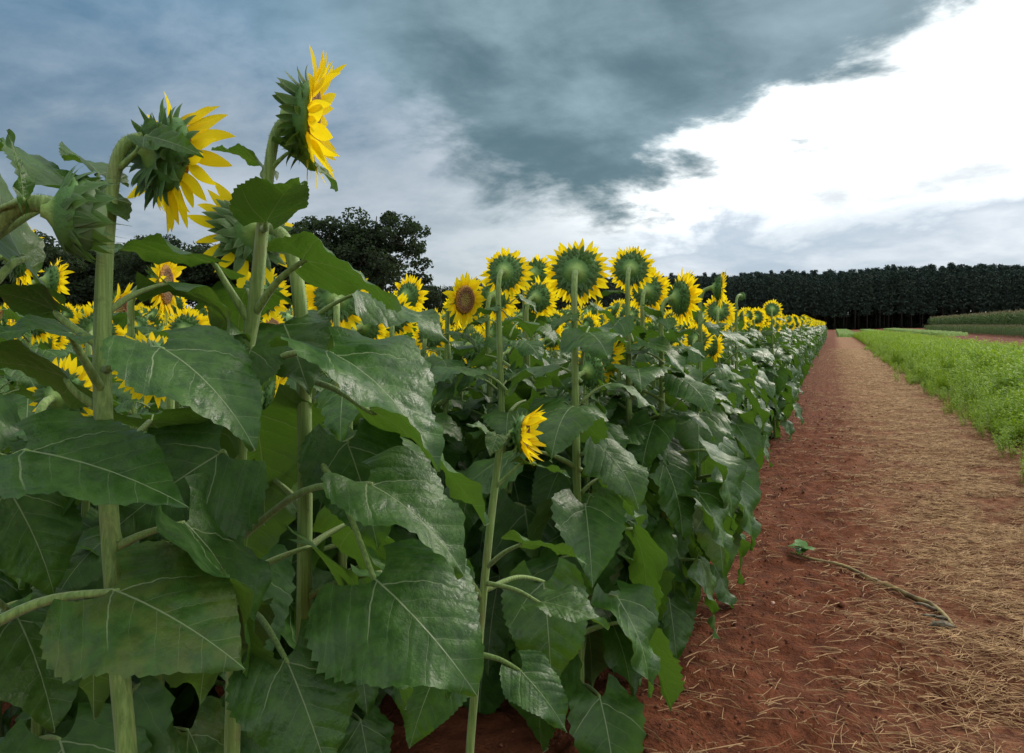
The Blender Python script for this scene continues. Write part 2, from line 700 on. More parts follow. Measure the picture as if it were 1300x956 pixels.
def leaf_proto(i, lower, lod):
    rg = random.Random(100 + i)
    mb = MB()
    pl = rg.uniform(.38, .55)
    rise = rg.uniform(.45, .85) if not lower else rg.uniform(.2, .6)
    pts = [Vector((0, 0, 0)), Vector((0, pl * .35, pl * .35 * rise * 1.25)), Vector((0, pl * .7, pl * .7 * rise)), Vector((0, pl, pl * rise * .85))]
    if lod == 0:
        tv, tf, tu = tube(spline(pts, 3), lerp_list([.030, .023, .019, .016], 3), 6)
    else:
        tv, tf, tu = tube(pts, [.030, .023, .019, .016], 4, False)
    mb.add(tv, tf, 1, tu)
    p0 = rg.uniform(-.05, .45) if not lower else rg.uniform(.6, 1.1)
    p1 = rg.uniform(.7, 1.25) if not lower else rg.uniform(1.2, 1.75)
    a = (24, 10) if lod == 0 else (9, 4)
    v, f, uv, tip = blade(a[0], a[1], p0, p1, rg.uniform(-.05, .42), rg.uniform(.03, .085), rg.uniform(.85, 1.18), rg.uniform(0, 6), rg.uniform(-1.1, .2), rg.uniform(.7, 1.7), rg.uniform(-.7, .7), .035 if lod == 0 else .0, i)
    mb.add(v, f, 0, uv, Matrix.Translation(pts[-1]))
    return mb


LEAF_U = [leaf_proto(i, False, 0).build('leaf', [M_LEAF, M_STEM]) for i in range(8)]
LEAF_L = [leaf_proto(20 + i, True, 0).build('leaf', [M_LEAF, M_STEM]) for i in range(8)]


# ------------------------------------------------------------------ flower head pieces
def petal_geo(i, nv=7):
    rg = random.Random(300 + i)
    v, f, uv = [], [], []
    cur = rg.uniform(-.5, .9)
    tw = rg.uniform(-.5, .5)
    wd = rg.uniform(.15, .215)
    y = z = 0.0
    for k in range(nv + 1):
        t = k / nv
        a = cur * t * t
        if k:
            y += math.cos(a) / nv
            z += math.sin(a) / nv
        ww = wd * (math.sin(math.pi * min(1, .12 + .80 * t ** .85)) ** .8) * (1 - .6 * t ** 3) * (1 if t < .98 else .10)
        for s in (-1, 0, 1):
            h = (0.25 if s else -.15) * ww * math.cos(t * 2)
            c_, s_ = math.cos(tw * t), math.sin(tw * t)
            x = s * ww
            v.append((x * c_ - h * s_, y, z + x * s_ + h * c_))
            uv.append((s * .5, t))
    for k in range(nv):
        for j in range(2):
            a = k * 3 + j
            f.append((a, a + 1, a + 4, a + 3))
    return v, f, uv


def bract_geo(i, thin=1.0, nv=6):
    rg = random.Random(400 + i)
    v, f, uv = [], [], []
    cur = rg.uniform(-1.0, .1)
    y = z = 0.0
    for k in range(nv + 1):
        t = k / nv
        a = .25 + cur * t * t
        if k:
            y += math.cos(a) / nv
            z += math.sin(a) / nv
        ww = (.24 * (1 - t ** 2.0) ** 1.2 * (.75 + .6 * t) + .012 * (1 - t)) if thin >= 1 else (.26 * max(0, 1 - t / .6) ** .7 * (.9 + .3 * t) + .016 * (1 - t * .8))
        for s in (-1, 0, 1):
            h = -(.30 * ww if s else 0)
            v.append((s * ww, y, z + h))
            uv.append((s * .5, t))
    for k in range(nv):
        for j in range(2):
            a = k * 3 + j
            f.append((a, a + 1, a + 4, a + 3))
    return v, f, uv


PET_G = [petal_geo(i) for i in range(7)]
BRA_G = [bract_geo(i) for i in range(5)]
BUD_G = [bract_geo(20 + i, .5, 9) for i in range(5)]
PET_M = [mesh('petal', v, f, [M_PETAL], None, uv) for v, f, uv in PET_G]
BRA_M = [mesh('bract', v, f, [M_BRACT], None, uv) for v, f, uv in BRA_G]
BUD_M = [mesh('bract', v, f, [M_BRACT], None, uv) for v, f, uv in BUD_G]


def lathe(prof, n=20, rip=0.0, seed=0):
    v, f, uv = [], [], []
    for r, z in prof:
        for k in range(n):
            a = 2 * math.pi * k / n
            rr = r * (1 + rip * math.sin(3 * a + seed) + rip * .6 * math.sin(7 * a + 2 * seed))
            v.append((rr * math.cos(a), rr * math.sin(a), z))
            uv.append((k / n, z))
    for i in range(len(prof) - 1):
        for k in range(n):
            a, b2 = i * n + k, i * n + (k + 1) % n
            f.append((a, b2, b2 + n, a + n))
    f.append(tuple(range(n))[::-1])
    f.append(tuple((len(prof) - 1) * n + k for k in range(n)))
    return v, f, uv


# unit head: receptacle radius 0.065, faces +Z, neck joins at z = -0.045
REC = lathe([(.010, -.047), (.014, -.038), (.026, -.029), (.045, -.020), (.060, -.010), (.066, 0.0), (.060, .007), (.05, .008)], 20, .015, 1)
REC_M = mesh('flower_head', *REC[:2], [M_BACK], None, REC[2])
DIS = lathe([(.060, .004), (.058, .013), (.050, .017), (.036, .0155), (.022, .0125), (.010, .011), (.002, .011)], 22, .01, 2)
DISC_M = mesh('disc', *DIS[:2], [M_DISC], None, DIS[2])


def petal_mats(rg, n=32, L=.066, tilt=(-.25, .45)):
    o = []
    for k in range(n):
        a = 2 * math.pi * (k + rg.uniform(-.3, .3)) / n
        rad = Vector((math.cos(a), math.sin(a), 0))
        t = rg.uniform(*tilt) + (.15 if k % 2 else 0)
        yd = rad * math.cos(t) + Vector((0, 0, 1)) * math.sin(t)
        yd += Vector((-rad.y, rad.x, 0)) * rg.uniform(-.22, .22)
        o.append((rg.randrange(7), frame(yd, Vector((0, 0, 1)) - rad * .1, rad * .057 + Vector((0, 0, .003 + .003 * (k % 2) + rg.uniform(0, .004))), L * rg.uniform(.78, 1.12))))
    return o


def bract_mats(rg, n=30, L=.045, rows=((.060, -.003, .15), (.053, -.010, .02), (.045, -.016, -.08), (.036, -.021, -.12)), nm=5):
    o = []
    for r, z, t0 in rows:
        for k in range(n // len(rows)):
            a = 2 * math.pi * (k + rg.uniform(-.35, .35)) / (n // len(rows)) + r * 90
            rad = Vector((math.cos(a), math.sin(a), 0))
            t = t0 + rg.uniform(-.25, .3)
            yd = rad * math.cos(t) + Vector((0, 0, 1)) * math.sin(t) + Vector((-rad.y, rad.x, 0)) * rg.uniform(-.2, .2)
            o.append((rg.randrange(nm), frame(yd, rad * .3 - Vector((0, 0, 1)), rad * r * .9 + Vector((0, 0, z)), L * rg.uniform(.8, 1.25))))
    return o


def ring(items, geos, mat, name):
    mb = MB()
    for i, M in items:
        v, f, uv = geos[i]
        mb.add(v, f, 0, uv, M)
    return mb.build(name, [mat])


RING_P, RING_B = [], []
for i in range(6):
    rg = random.Random(50 + i)
    RING_P.append(ring(petal_mats(rg, rg.choice((46, 50, 54)), rg.uniform(.049, .060), (-.3 + .05 * i, .35 + .05 * i)), PET_G, M_PETAL, 'petal_ring'))
    RING_B.append(ring(bract_mats(rg, 84, rg.uniform(.026, .031)), BRA_G, M_BRACT, 'bract_ring'))


def head_matrix(pos, axis, s=1.0, spin=0.0):
    q = Vector(axis).to_track_quat('Z', 'Y')
    return Matrix.Translation(pos) @ q.to_matrix().to_4x4() @ Matrix.Rotation(spin, 4, 'Z') @ Matrix.Scale(s, 4)


def simple_head(parent, M, rg, bud=False):
    h = ob('flower_head', REC_M, parent, M)
    ob('bract_ring', rg.choice(RING_B), h)
    if not bud:
        ob('petal_ring', rg.choice(RING_P), h)
    ob('disc', DISC_M, h)
    return h


def full_head(parent, M, seed, n=34, L=.07, tilt=(-.25, .45), nb=36, bl=.045, brows=None):
    rg = random.Random(seed)
    h = ob('flower_head', REC_M, parent, M)
    ob('disc', DISC_M, h)
    for i, m in petal_mats(rg, n, L, tilt):
        ob('petal', PET_M[i], h, m)
    kw = {'rows': brows} if brows else {}
    for i, m in bract_mats(rg, nb, bl, **kw):
        ob('bract', BRA_M[i], h, m)
    return h


# ------------------------------------------------------------------ generic plants
def stem_geo(H, elev, lean, seed, neck=.075, r0=.0135, lod=0):
    """upright stem whose neck bends towards +Y; returns geometry, head position and axis"""
    rg = random.Random(seed)
    lx, ly = rg.uniform(-lean, lean), rg.uniform(-lean, lean)
    top = Vector((lx, ly, H - .055))
    ax = Vector((0, math.cos(elev), math.sin(elev)))
    pts = [Vector((0, 0, -.03)), Vector((lx * .25, ly * .2, H * .3)), Vector((lx * .7, ly * .6, H * .62)), top - Vector((0, .004, .07)), top,
           top + Vector((0, .018, .034)), top + Vector((0, .045, .045)) + ax * .012]
    hp = pts[-1] + ax * .028
    pts.append(hp - ax * .010)
    rad = [r0 * 1.05, r0, r0 * .9, r0 * .72, r0 * .68, r0 * .72, r0 * .78, r0 * .8]
    if lod == 0:
        return tube(spline(pts, 3), lerp_list(rad, 3), 10, True, .05), hp, ax
    return tube(pts, rad, 5, False), hp, ax


STEMS = []
for i in range(10):
    (v, f, uv), hp, ax = stem_geo(1.4, R([-25, -15, -5, 0, 8, 15, -10, 4, -20, 12][i]), .05, 70 + i)
    STEMS.append((mesh('stem', v, f, [M_STEM], None, uv), hp, ax))


def leaf_plan(rg, H, n=16, big=.27):
    """(height, azimuth, blade length, lower?, tilt)"""
    o = []
    a = rg.uniform(0, 6.28)
    for k in range(n):
        t = (k + rg.uniform(-.25, .25)) / (n - 1)
        t = min(max(t, 0), 1)
        z = H * (.09 + .82 * t)
        L = big * (.82 + .35 * math.sin(math.pi * min(1, t * 1.15 + .12))) * (1.0 if t < .78 else 1 - (t - .78) * 2.4) * rg.uniform(.72, 1.2)
        o.append((z, a, L, t < .55, rg.uniform(-.25, .2)))
        a += R(137.5) + rg.uniform(-.35, .35)
    return o


def make_sunflower(x, y, H, az, rg, label, group=None, kind='flower', n=16, hs=1.0, big=.27, elev=None):
    """az: clockwise from +Y"""
    root = bpy.data.objects.new('sunflower', None)
    root.empty_display_size = .1
    COL.objects.link(root)
    root.location = (x, y, 0)
    tag(root, label, 'sunflower', group)
    cand = range(10)
    if elev is not None:
        cand = sorted(range(10), key=lambda i: abs(STEMS[i][2].z - math.sin(elev)))[:2]
    me, hp, ax = STEMS[rg.choice(list(cand))]
    RZ = Matrix.Rotation(-az, 4, 'Z')
    S = Matrix.Diagonal((1, 1, H / 1.4, 1))
    ob('stem', me, root, RZ @ S)
    hpos = (RZ @ S) @ hp
    axis = RZ.to_3x3() @ ax
    simple_head(root, head_matrix(hpos, axis, hs, rg.uniform(0, 6)), rg, kind == 'bud')
    for z, a, L, low, tl in leaf_plan(rg, H, n, big):
        me = rg.choice(LEAF_L if low else LEAF_U)
        # stem axis drifts a little from the vertical: follow it
        ob('leaf', me, root, Matrix.Translation((0, 0, z)) @ Matrix.Rotation(a, 4, 'Z') @ Matrix.Rotation(tl, 4, 'X') @ Matrix.Diagonal((L * rg.choice((-1, 1)), L, L, 1)))
    return root


# ------------------------------------------------------------------ terrain
def ss(a, b, x):
    t = np.clip((x - a) / (b - a), 0, 1)
    return t * t * (3 - 2 * t)


def gz(x, y):
    """gentle rise of the fields to the right"""
    return 0.42 * ss(5.0, 15.0, np.asarray(x, dtype=float)) * ss(8, 30, np.asarray(y, dtype=float))


def graded(lo, hi, step, far_lo, far_hi, g=1.16):
    a = list(np.arange(lo, hi + 1e-6, step))
    s, x = step, hi
    while x < far_hi:
        s *= g
        x += s
        a.append(x)
    s, x, b = step, lo, []
    while x > far_lo:
        s *= g
        x -= s
        b.append(x)
    return np.array(b[::-1] + a)


gx = graded(-1.0, 2.1, .028, -700, 700)
gy = graded(1.9, 9.5, .028, -60, 1500, 1.07)
X, Y = np.meshgrid(gx, gy)
Z = gz(X, Y)
near = (np.abs(X - .5) < 4) & (Y > 0) & (Y < 40)
ii = np.argwhere(near)
for i, j in ii:
    x, y = X[i, j], Y[i, j]
    p = Vector((x * 2.2, y * 2.2, 0))
    h = .030 * mnoise.fractal(p, 1.0, 2.0, 3)
    q = Vector((x * 14, y * 14, 3.3))
    fine = max(0.0, mnoise.fractal(q, .9, 2.1, 4) - .05)
    side = 1.0 if x < .3 else .55
    fade = max(0, 1 - abs(x - .5) / 4) * max(0, 1 - y / 40)
    Z[i, j] += (h + .036 * fine * side) * min(1, fade * 2)
Z -= .012
nyy, nxx = X.shape
gv = np.stack([X, Y, Z], -1).reshape(-1, 3)
q = np.arange((nyy - 1) * (nxx - 1))
r_, c_ = q // (nxx - 1), q % (nxx - 1)
b0 = r_ * nxx + c_
gf = np.stack([b0, b0 + 1, b0 + nxx + 1, b0 + nxx], -1)


def np_mesh(name, v, f, mats, smooth=True):
    me = bpy.data.meshes.new(name)
    k = f.shape[1]
    me.vertices.add(len(v))
    me.vertices.foreach_set('co', np.asarray(v, np.float32).ravel())
    me.loops.add(f.size)
    me.loops.foreach_set('vertex_index', f.astype(np.int32).ravel())
    me.polygons.add(len(f))
    me.polygons.foreach_set('loop_start', np.arange(0, f.size, k, dtype=np.int32))
    for m in mats:
        me.materials.append(m)
    me.update(calc_edges=True)
    if smooth:
        me.polygons.foreach_set('use_smooth', [True] * len(f))
    return me


tag(ob('ground', np_mesh('ground', gv, gf, [M_SOIL])), 'bare red soil of the farm and its path', kind='structure')


def field_sheet(name, label, x0, x1, y0, y1, h, mat, amp=.12, nx=30, ny=60):
    """low crop seen far away: a closed rough mat of vegetation standing on the ground"""
    rg = random.Random(name)
    xs = np.linspace(x0, x1, nx)
    ys = np.linspace(y0, y1, ny)
    A, B = np.meshgrid(xs, ys)
    top = gz(A, B) + h + np.array([rg.uniform(-amp, amp) for _ in range(A.size)]).reshape(A.shape)
    top[0, :] = gz(A[0], B[0]) - .02
    top[-1, :] = gz(A[-1], B[-1]) - .02
    top[:, 0] = gz(A[:, 0], B[:, 0]) - .02
    top[:, -1] = gz(A[:, -1], B[:, -1]) - .02
    v = np.stack([A, B, top], -1).reshape(-1, 3)
    q = np.arange((ny - 1) * (nx - 1))
    r2, c2 = q // (nx - 1), q % (nx - 1)
    b2 = r2 * nx + c2
    f = np.stack([b2, b2 + 1, b2 + nx + 1, b2 + nx], -1)
    return tag(ob(name, np_mesh(name, v, f, [mat], False)), label, 'crop', kind='stuff')


field_sheet('far_green_crop', 'pale green low crop strip at the far end of the path', .45, 2.6, 84, 172, .30, M_FAR, .10, 40, 160)
field_sheet('far_grass', 'narrow green strip between red soil strips far off', 5.0, 7.0, 86, 172, .28, M_FAR, .10, 30, 160)
field_sheet('far_meadow', 'wide green field strip in front of the pine wood', 9.4, 11.6, 80, 172, .25, M_FAR, .10, 30, 160)


# ------------------------------------------------------------------ geometry-node scatter for uncountable stuff
def scatter(name, label, cat, pts, rz, sc_, idx, protos, tilt=None):
    pc = bpy.data.collections.new(name + '_kinds')
    for i, me in enumerate(protos):
        o = bpy.data.objects.new('%s_kind_%02d' % (name, i), me)
        pc.objects.link(o)
    me = bpy.data.meshes.new(name)
    n = len(pts)
    me.vertices.add(n)
    me.vertices.foreach_set('co', np.asarray(pts, np.float32).ravel())
    rot = np.zeros((n, 3), np.float32)
    if tilt is not None:
        rot[:, :2] = tilt
    rot[:, 2] = rz
    a = me.attributes.new('rot', 'FLOAT_VECTOR', 'POINT')
    a.data.foreach_set('vector', rot.ravel())
    a = me.attributes.new('scl', 'FLOAT', 'POINT')
    a.data.foreach_set('value', np.asarray(sc_, np.float32))
    a = me.attributes.new('idx', 'INT', 'POINT')
    a.data.foreach_set('value', np.asarray(idx, np.int32))
    for m in protos[0].materials:
        me.materials.append(m)
    o = ob(name, me)
    g = bpy.data.node_groups.new(name, 'GeometryNodeTree')
    g.interface.new_socket('Geometry', in_out='INPUT', socket_type='NodeSocketGeometry')
    g.interface.new_socket('Geometry', in_out='OUTPUT', socket_type='NodeSocketGeometry')
    N = g.nodes
    gi, go = N.new('NodeGroupInput'), N.new('NodeGroupOutput')
    ip = N.new('GeometryNodeInstanceOnPoints')
    ci = N.new('GeometryNodeCollectionInfo')
    ci.inputs['Collection'].default_value = pc
    ci.inputs['Separate Children'].default_value = True
    ci.inputs['Reset Children'].default_value = True

    def attr(nm, ty):
        k = N.new('GeometryNodeInputNamedAttribute')
        k.data_type = ty
        k.inputs[0].default_value = nm
        return k.outputs[0]
    L = g.links.new
    L(gi.outputs[0], ip.inputs['Points'])
    L(ci.outputs[0], ip.inputs['Instance'])
    ip.inputs['Pick Instance'].default_value = True
    L(attr('idx', 'INT'), ip.inputs['Instance Index'])
    er = N.new('FunctionNodeEulerToRotation')
    L(attr('rot', 'FLOAT_VECTOR'), er.inputs[0])
    L(er.outputs[0], ip.inputs['Rotation'])
    L(attr('scl', 'FLOAT'), ip.inputs['Scale'])
    L(ip.outputs[0], go.inputs[0])
    md = o.modifiers.new('scatter', 'NODES')
    md.node_group = g
    return tag(o, label, cat, kind='stuff')


# ------------------------------------------------------------------ trees
def card(mb, p, s, rg, nrm=None, mi=0, asp=1.0):
    n = Vector((rg.gauss(0, 1), rg.gauss(0, 1), rg.gauss(0, 1)))
    if nrm is not None:
        n = n * .55 + Vector(nrm)
    n.normalize()
    a = n.orthogonal().normalized()
    a = Matrix.Rotation(rg.uniform(0, 6.28), 3, n) @ a
    b = n.cross(a)
    a, b = a * s * asp, b * s / asp
    p = Vector(p)
    k = n * s * .25
    o = len(mb.v)
    mb.v += [p - a - k, p - b * .7 + k * .4, p + a - k, p + b * .7 + k * .4]
    mb.f += [(o, o + 1, o + 2, o + 3)]
    mb.mi.append(mi)
    mb.uv += [(0, 0)] * 4


def broadleaf(seed, h=17.0, rx=7.5, base=.22, nclump=46, leaves=150, clr=(1.1, 2.1)):
    rg = random.Random(seed)
    tr = MB()
    cr = MB()
    zc = h * (base + 1) / 2
    rz = h * (1 - base) / 2
    th = h * .30
    tp = [Vector((0, 0, -.3)), Vector((rg.uniform(-.2, .2), 0, th * .5)), Vector((rg.uniform(-.4, .4), rg.uniform(-.4, .4), th)), Vector((rg.uniform(-.8, .8), rg.uniform(-.8, .8), h * .6)), Vector((rg.uniform(-1, 1), rg.uniform(-1, 1), h * .86))]
    v, f, uv = tube(spline(tp, 3), lerp_list([.50, .40, .34, .20, .06], 3), 8)
    tr.add(v, f, 0, uv)
    for c in range(nclump):
        while True:
            q = Vector((rg.uniform(-1, 1), rg.uniform(-1, 1), rg.uniform(-1, 1)))
            if .35 < q.length < 1.0:
                break
        if q.z < -.55 and q.xy.length < .5:
            q.z *= -.6
        q = q * (.82 + .22 * mnoise.noise(q * 2.3 + Vector((seed, 0, 0))))
        p = Vector((q.x * rx, q.y * rx, zc + q.z * rz))
        rr = rg.uniform(*clr)
        s0 = tp[2].lerp(tp[4], rg.uniform(0, .85) if p.z > th else 0)
        mid = s0.lerp(p, .5) + Vector((0, 0, -.1 * (p - s0).length + .5))
        v, f, uv = tube(spline([s0, mid, p], 3), lerp_list([.13, .08, .03], 3), 5, False)
        tr.add(v, f, 0, uv)
        for _ in range(leaves):
            u = Vector((rg.gauss(0, 1), rg.gauss(0, 1), rg.gauss(0, 1))).normalized()
            rad = rr * rg.uniform(.3, 1.0) ** .5 * (1 + .35 * mnoise.noise(u * 1.8 + p))
            card(cr, p + Vector((u.x * rad * 1.15, u.y * rad * 1.15, u.z * rad * .75)), rg.uniform(.16, .30), rg, u * .6 + Vector((0, 0, .35)))
    return tr.build('trunk', [M_BARK]), cr.build('crown', [M_TREELEAF], False)


def pine(seed, h=15.0):
    rg = random.Random(seed)
    tr, cr = MB(), MB()
    lx, ly = rg.uniform(-.3, .3), rg.uniform(-.3, .3)
    v, f, uv = tube([Vector((0, 0, -.3)), Vector((lx * .5, ly * .5, h * .5)), Vector((lx, ly, h * .97))], [.17, .13, .03], 6)
    tr.add(v, f, 0, uv)
    z = h * rg.uniform(.26, .36)
    while z < h * .97:
        t = (z / h - .3) / .7
        reach = 2.15 * (1 - max(0, t)) ** .65 * rg.uniform(.8, 1.15) + .25
        if t < .12:
            reach *= rg.uniform(.4, .9)
        nb = rg.randint(4, 6)
        a0 = rg.uniform(0, 6)
        for k in range(nb):
            a = a0 + 6.28 * k / nb + rg.uniform(-.3, .3)
            L = reach * rg.uniform(.7, 1.15)
            dr = Vector((math.cos(a), math.sin(a), rg.uniform(.0, .45)))
            s0 = Vector((lx * z / h, ly * z / h, z))
            v, f, uv = tube([s0, s0 + dr * L], [.035, .012], 3, False)
            tr.add(v, f, 0, uv)
            for i in range(11):
                g = rg.uniform(.25, 1.05)
                p = s0 + dr * L * g + Vector((rg.gauss(0, .22), rg.gauss(0, .22), rg.gauss(.05, .17)))
                card(cr, p, rg.uniform(.15, .30), rg, dr * .2 + Vector((0, 0, .5)), 0, 1.25)
        z += rg.uniform(.38, .62)
    return tr.build('trunk', [M_PINEBARK]), cr.build('crown', [M_PINE], False)


def put_tree(kind, meshes, loc, s, rz, label, cat, group=None):
    root = bpy.data.objects.new(kind, None)
    COL.objects.link(root)
    root.location = loc
    root.rotation_euler.z = rz
    root.scale = (s[0], s[0], s[1])
    tag(root, label, cat, group)
    ob('trunk', meshes[0], root)
    ob('crown', meshes[1], root)
    return root


def ground_at(px, depth):
    p = P(px, 412, depth)
    return Vector((p.x, p.y, float(gz(p.x, p.y))))


OAK = broadleaf(11, 18.4, 9.0, .10, 78, 180, (.9, 1.9))
BL = [broadleaf(21, 16.5, 7.8, .05, 84, 180), broadleaf(22, 17, 8.2, .04, 88, 180), broadleaf(23, 15.5, 7.6, .04, 80, 180)]
put_tree('oak_tree', OAK, ground_at(474, 100), (1, 1.0), 1.2, 'broad spreading dark tree with sky gaps, rightmost tall tree behind the sunflowers', 'tree')
put_tree('broadleaf_tree', BL[0], ground_at(404, 98), (1.12, 1.0), .4, 'rounded dark tree touching the left side of the broad spreading tree', 'tree')
BT = [(435, 112, 1.0), (330, 104, 1.02), (262, 106, .98), (205, 100, .92), (150, 108, .92), (95, 103, 1.0), (40, 100, .95), (-15, 104, .98), (-70, 102, .95), (-130, 100, 1.0), (300, 118, .95), (180, 120, 1.0), (70, 120, .98)]
for i, (px, dp, s) in enumerate(BT):
    put_tree('broadleaf_tree', BL[i % 3], ground_at(px, dp), (s, s * .93), i * 1.7, 'dark leafy tree in the tree line at left behind the sunflower field', 'tree', 'tree line at left')
for i, (px, dp, s) in enumerate([(545, 165, .68), (572, 175, .72), (600, 172, .76), (628, 180, .72), (655, 185, .72), (520, 160, .7)]):
    put_tree('broadleaf_tree', BL[(i + 1) % 3], ground_at(px, dp), (s, s), i * 2.1, 'small distant leafy tree between the broad tree and the pine wood', 'tree', 'distant low trees')

PINES = [pine(40 + i, 15 + .5 * (i % 3)) for i in range(6)]
PM = []
for tr_, cr_ in PINES:
    bm = bmesh.new()
    bm.from_mesh(tr_)
    nf = len(bm.faces)
    bm.from_mesh(cr_)
    bm.faces.ensure_lookup_table()
    for f in bm.faces[nf:]:
        f.material_index = 1
    me = bpy.data.meshes.new('pine')
    bm.to_mesh(me)
    bm.free()
    me.materials.append(M_PINEBARK)
    me.materials.append(M_PINE)
    PM.append(me)
rg = random.Random(5)
pA, pB = P(640, 412, 222), P(1420, 412, 172)
ax_ = (pB - pA)
ax_.z = 0
Lp = ax_.length
ax_.normalize()
nrm_ = Vector((-ax_.y, ax_.x, 0))
if nrm_.y < 0:
    nrm_ = -nrm_


def pine_label(p, row):
    v = CR.transposed() @ (p - Vector((0, 0, CAMH)))
    x = 650 + FPX * v.x / -v.z
    r = 'front-row pine' if row == 0 else 'second-row pine'
    if x < 860:
        return r + ' of the dark wood showing over the sunflower heads', 'tree', r + 's over the sunflowers'
    if x < 1050:
        return r + ' of the dark wood above the far end of the sunflower row', 'tree', r + 's above the row end'
    if x < 1165:
        return r + ' of the dark wood beyond the end of the path', 'tree', r + 's beyond the path'
    return r + ' of the dark wood standing behind the corn', 'tree', r + 's behind the corn'


far_pts, far_rot, far_s, far_i = [], [], [], []
for row in range(18):
    t = rg.uniform(0, 1)
    while t < Lp:
        p = pA + ax_ * t + nrm_ * (row * 3.2 + rg.uniform(-.5, .5))
        s = (rg.uniform(.80, 1.02) + .07 * mnoise.noise(Vector((t * .12, row * .3, 0)))) * (1.0 - .10 * (1 - t / Lp))
        p.z = float(gz(p.x, p.y)) + (.25 * row if row > 1 else 0)
        if row < 2:
            put_tree('pine_tree', PINES[rg.randrange(6)], p, (s * 1.05, s), rg.uniform(0, 6), *pine_label(p, row))
        else:
            far_pts.append(tuple(p)); far_rot.append(rg.uniform(0, 6)); far_s.append(s); far_i.append(rg.randrange(6))
        t += rg.uniform(1.9, 2.9)
scatter('pine_wood', 'dark mass of pines behind the plantation edge', 'wood', far_pts, far_rot, far_s, far_i, PM)


def bush(seed):
    rg = random.Random(seed)
    mb = MB()
    for c in range(9):
        p = Vector((rg.uniform(-1.4, 1.4), rg.uniform(-1.4, 1.4), rg.uniform(.3, 2.6)))
        for _ in range(60):
            u = Vector((rg.gauss(0, 1), rg.gauss(0, 1), rg.gauss(0, 1))).normalized()
            card(mb, p + u * rg.uniform(.3, 1.0), rg.uniform(.2, .36), rg, u)
    return mb.build('bush', [M_TREELEAF], False)


BUSH = [bush(90 + i) for i in range(3)]
pts, rz, scs, idx = [], [], [], []
for row in range(10):
    t = 0
    while t < Lp:
        p = pA + ax_ * t + nrm_ * (10 + row * 4.5 + rg.uniform(-2, 2))
        pts.append((p.x, p.y, float(gz(p.x, p.y)))); rz.append(rg.uniform(0, 6)); scs.append(rg.uniform(.9, 1.5)); idx.append(rg.randrange(3))
        t += rg.uniform(2.0, 3.4)
scatter('undergrowth', 'dark brush standing between the trunks deep in the pine wood', 'brush', pts, rz, scs, idx, BUSH)


# ------------------------------------------------------------------ crop strip on the right (uncountable, feathery)
def crop_clump(seed, h=.68):
    rg = random.Random(seed)
    mb = MB()
    for s in range(9):
        a = rg.uniform(0, 6.28)
        r0 = rg.uniform(0, .10)
        b = Vector((math.cos(a) * r0, math.sin(a) * r0, 0))
        lean = Vector((math.cos(a) * rg.uniform(.02, .16), math.sin(a) * rg.uniform(.02, .16), 0))
        hh = h * rg.uniform(.6, 1.08)
        pts = [b, b + lean * .4 + Vector((0, 0, hh * .5)), b + lean + Vector((0, 0, hh))]
        v, f, uv = tube(pts, [.004, .003, .0015], 3, False)
        mb.add(v, f, 0, uv)
        for k in range(19):
            t = rg.uniform(.12, 1) ** .8
            p = pts[0].lerp(pts[1], t * 2) if t < .5 else pts[1].lerp(pts[2], t * 2 - 1)
            an = rg.uniform(0, 6.28)
            up = rg.uniform(-.1, 1.0)
            dd = Vector((math.cos(an), math.sin(an), up)).normalized()
            L = rg.uniform(.08, .20) * (1.15 - .4 * t)
            wv = dd.cross(Vector((0, 0, 1))).normalized() * rg.uniform(.006, .015)
            o = len(mb.v)
            m1 = p + dd * L * .5 + Vector((0, 0, .01))
            m2 = p + dd * L + Vector((0, 0, -L * .25))
            mb.v += [p, m1 + wv, m2, m1 - wv]
            mb.f += [(o, o + 1, o + 2, o + 3)]
            mb.mi.append(0)
            mb.uv += [(0, 0)] * 4
    return mb.build('clump', [M_CROP], False)


CROP = [crop_clump(60 + i) for i in range(6)]
rg = random.Random(9)
pts, rz, scs, idx = [], [], [], []
y = 4.0
while y < 83:
    dens = 30 if y < 14 else (20 if y < 30 else 11)
    for _ in range(int(dens * 5.0 * .5)):
        x = rg.uniform(1.82, 6.4)
        yy = y + rg.uniform(0, .5)
        edge_ = 1.80 + .34 * mnoise.noise(Vector((yy * .9, 0, 1.7)))
        if x < edge_:
            continue
        if x > 1.2 + .36 * yy + 2.0:
            continue
        s = (.80 + .34 * mnoise.noise(Vector((x * 1.1, yy * 1.1, 0)))) * rg.uniform(.72, 1.2)
        s *= .45 + .55 * min(1, (x - edge_) / .7 + .15)
        if x > 4:
            s *= 1 - .08 * (x - 4)
        pts.append((x, yy, float(gz(x, yy)) - .01)); rz.append(rg.uniform(0, 6.3)); scs.append(s * (1.0 if dens == 30 else 1.12)); idx.append(rg.randrange(6))
    y += .5
for _ in range(420):
    yy = 4.2 + 40 * rg.random() ** 1.6
    x = 1.86 - abs(rg.gauss(0, .17))
    pts.append((x, yy, -.01)); rz.append(rg.uniform(0, 6.3)); scs.append(rg.uniform(.16, .42)); idx.append(rg.randrange(6))
tl = np.array([[rg.gauss(0, .20), rg.gauss(0, .20)] for _ in pts])
scatter('green_crop', 'bright green feathery crop growing along the right of the path', 'crop', pts, rz, scs, idx, CROP, tl)


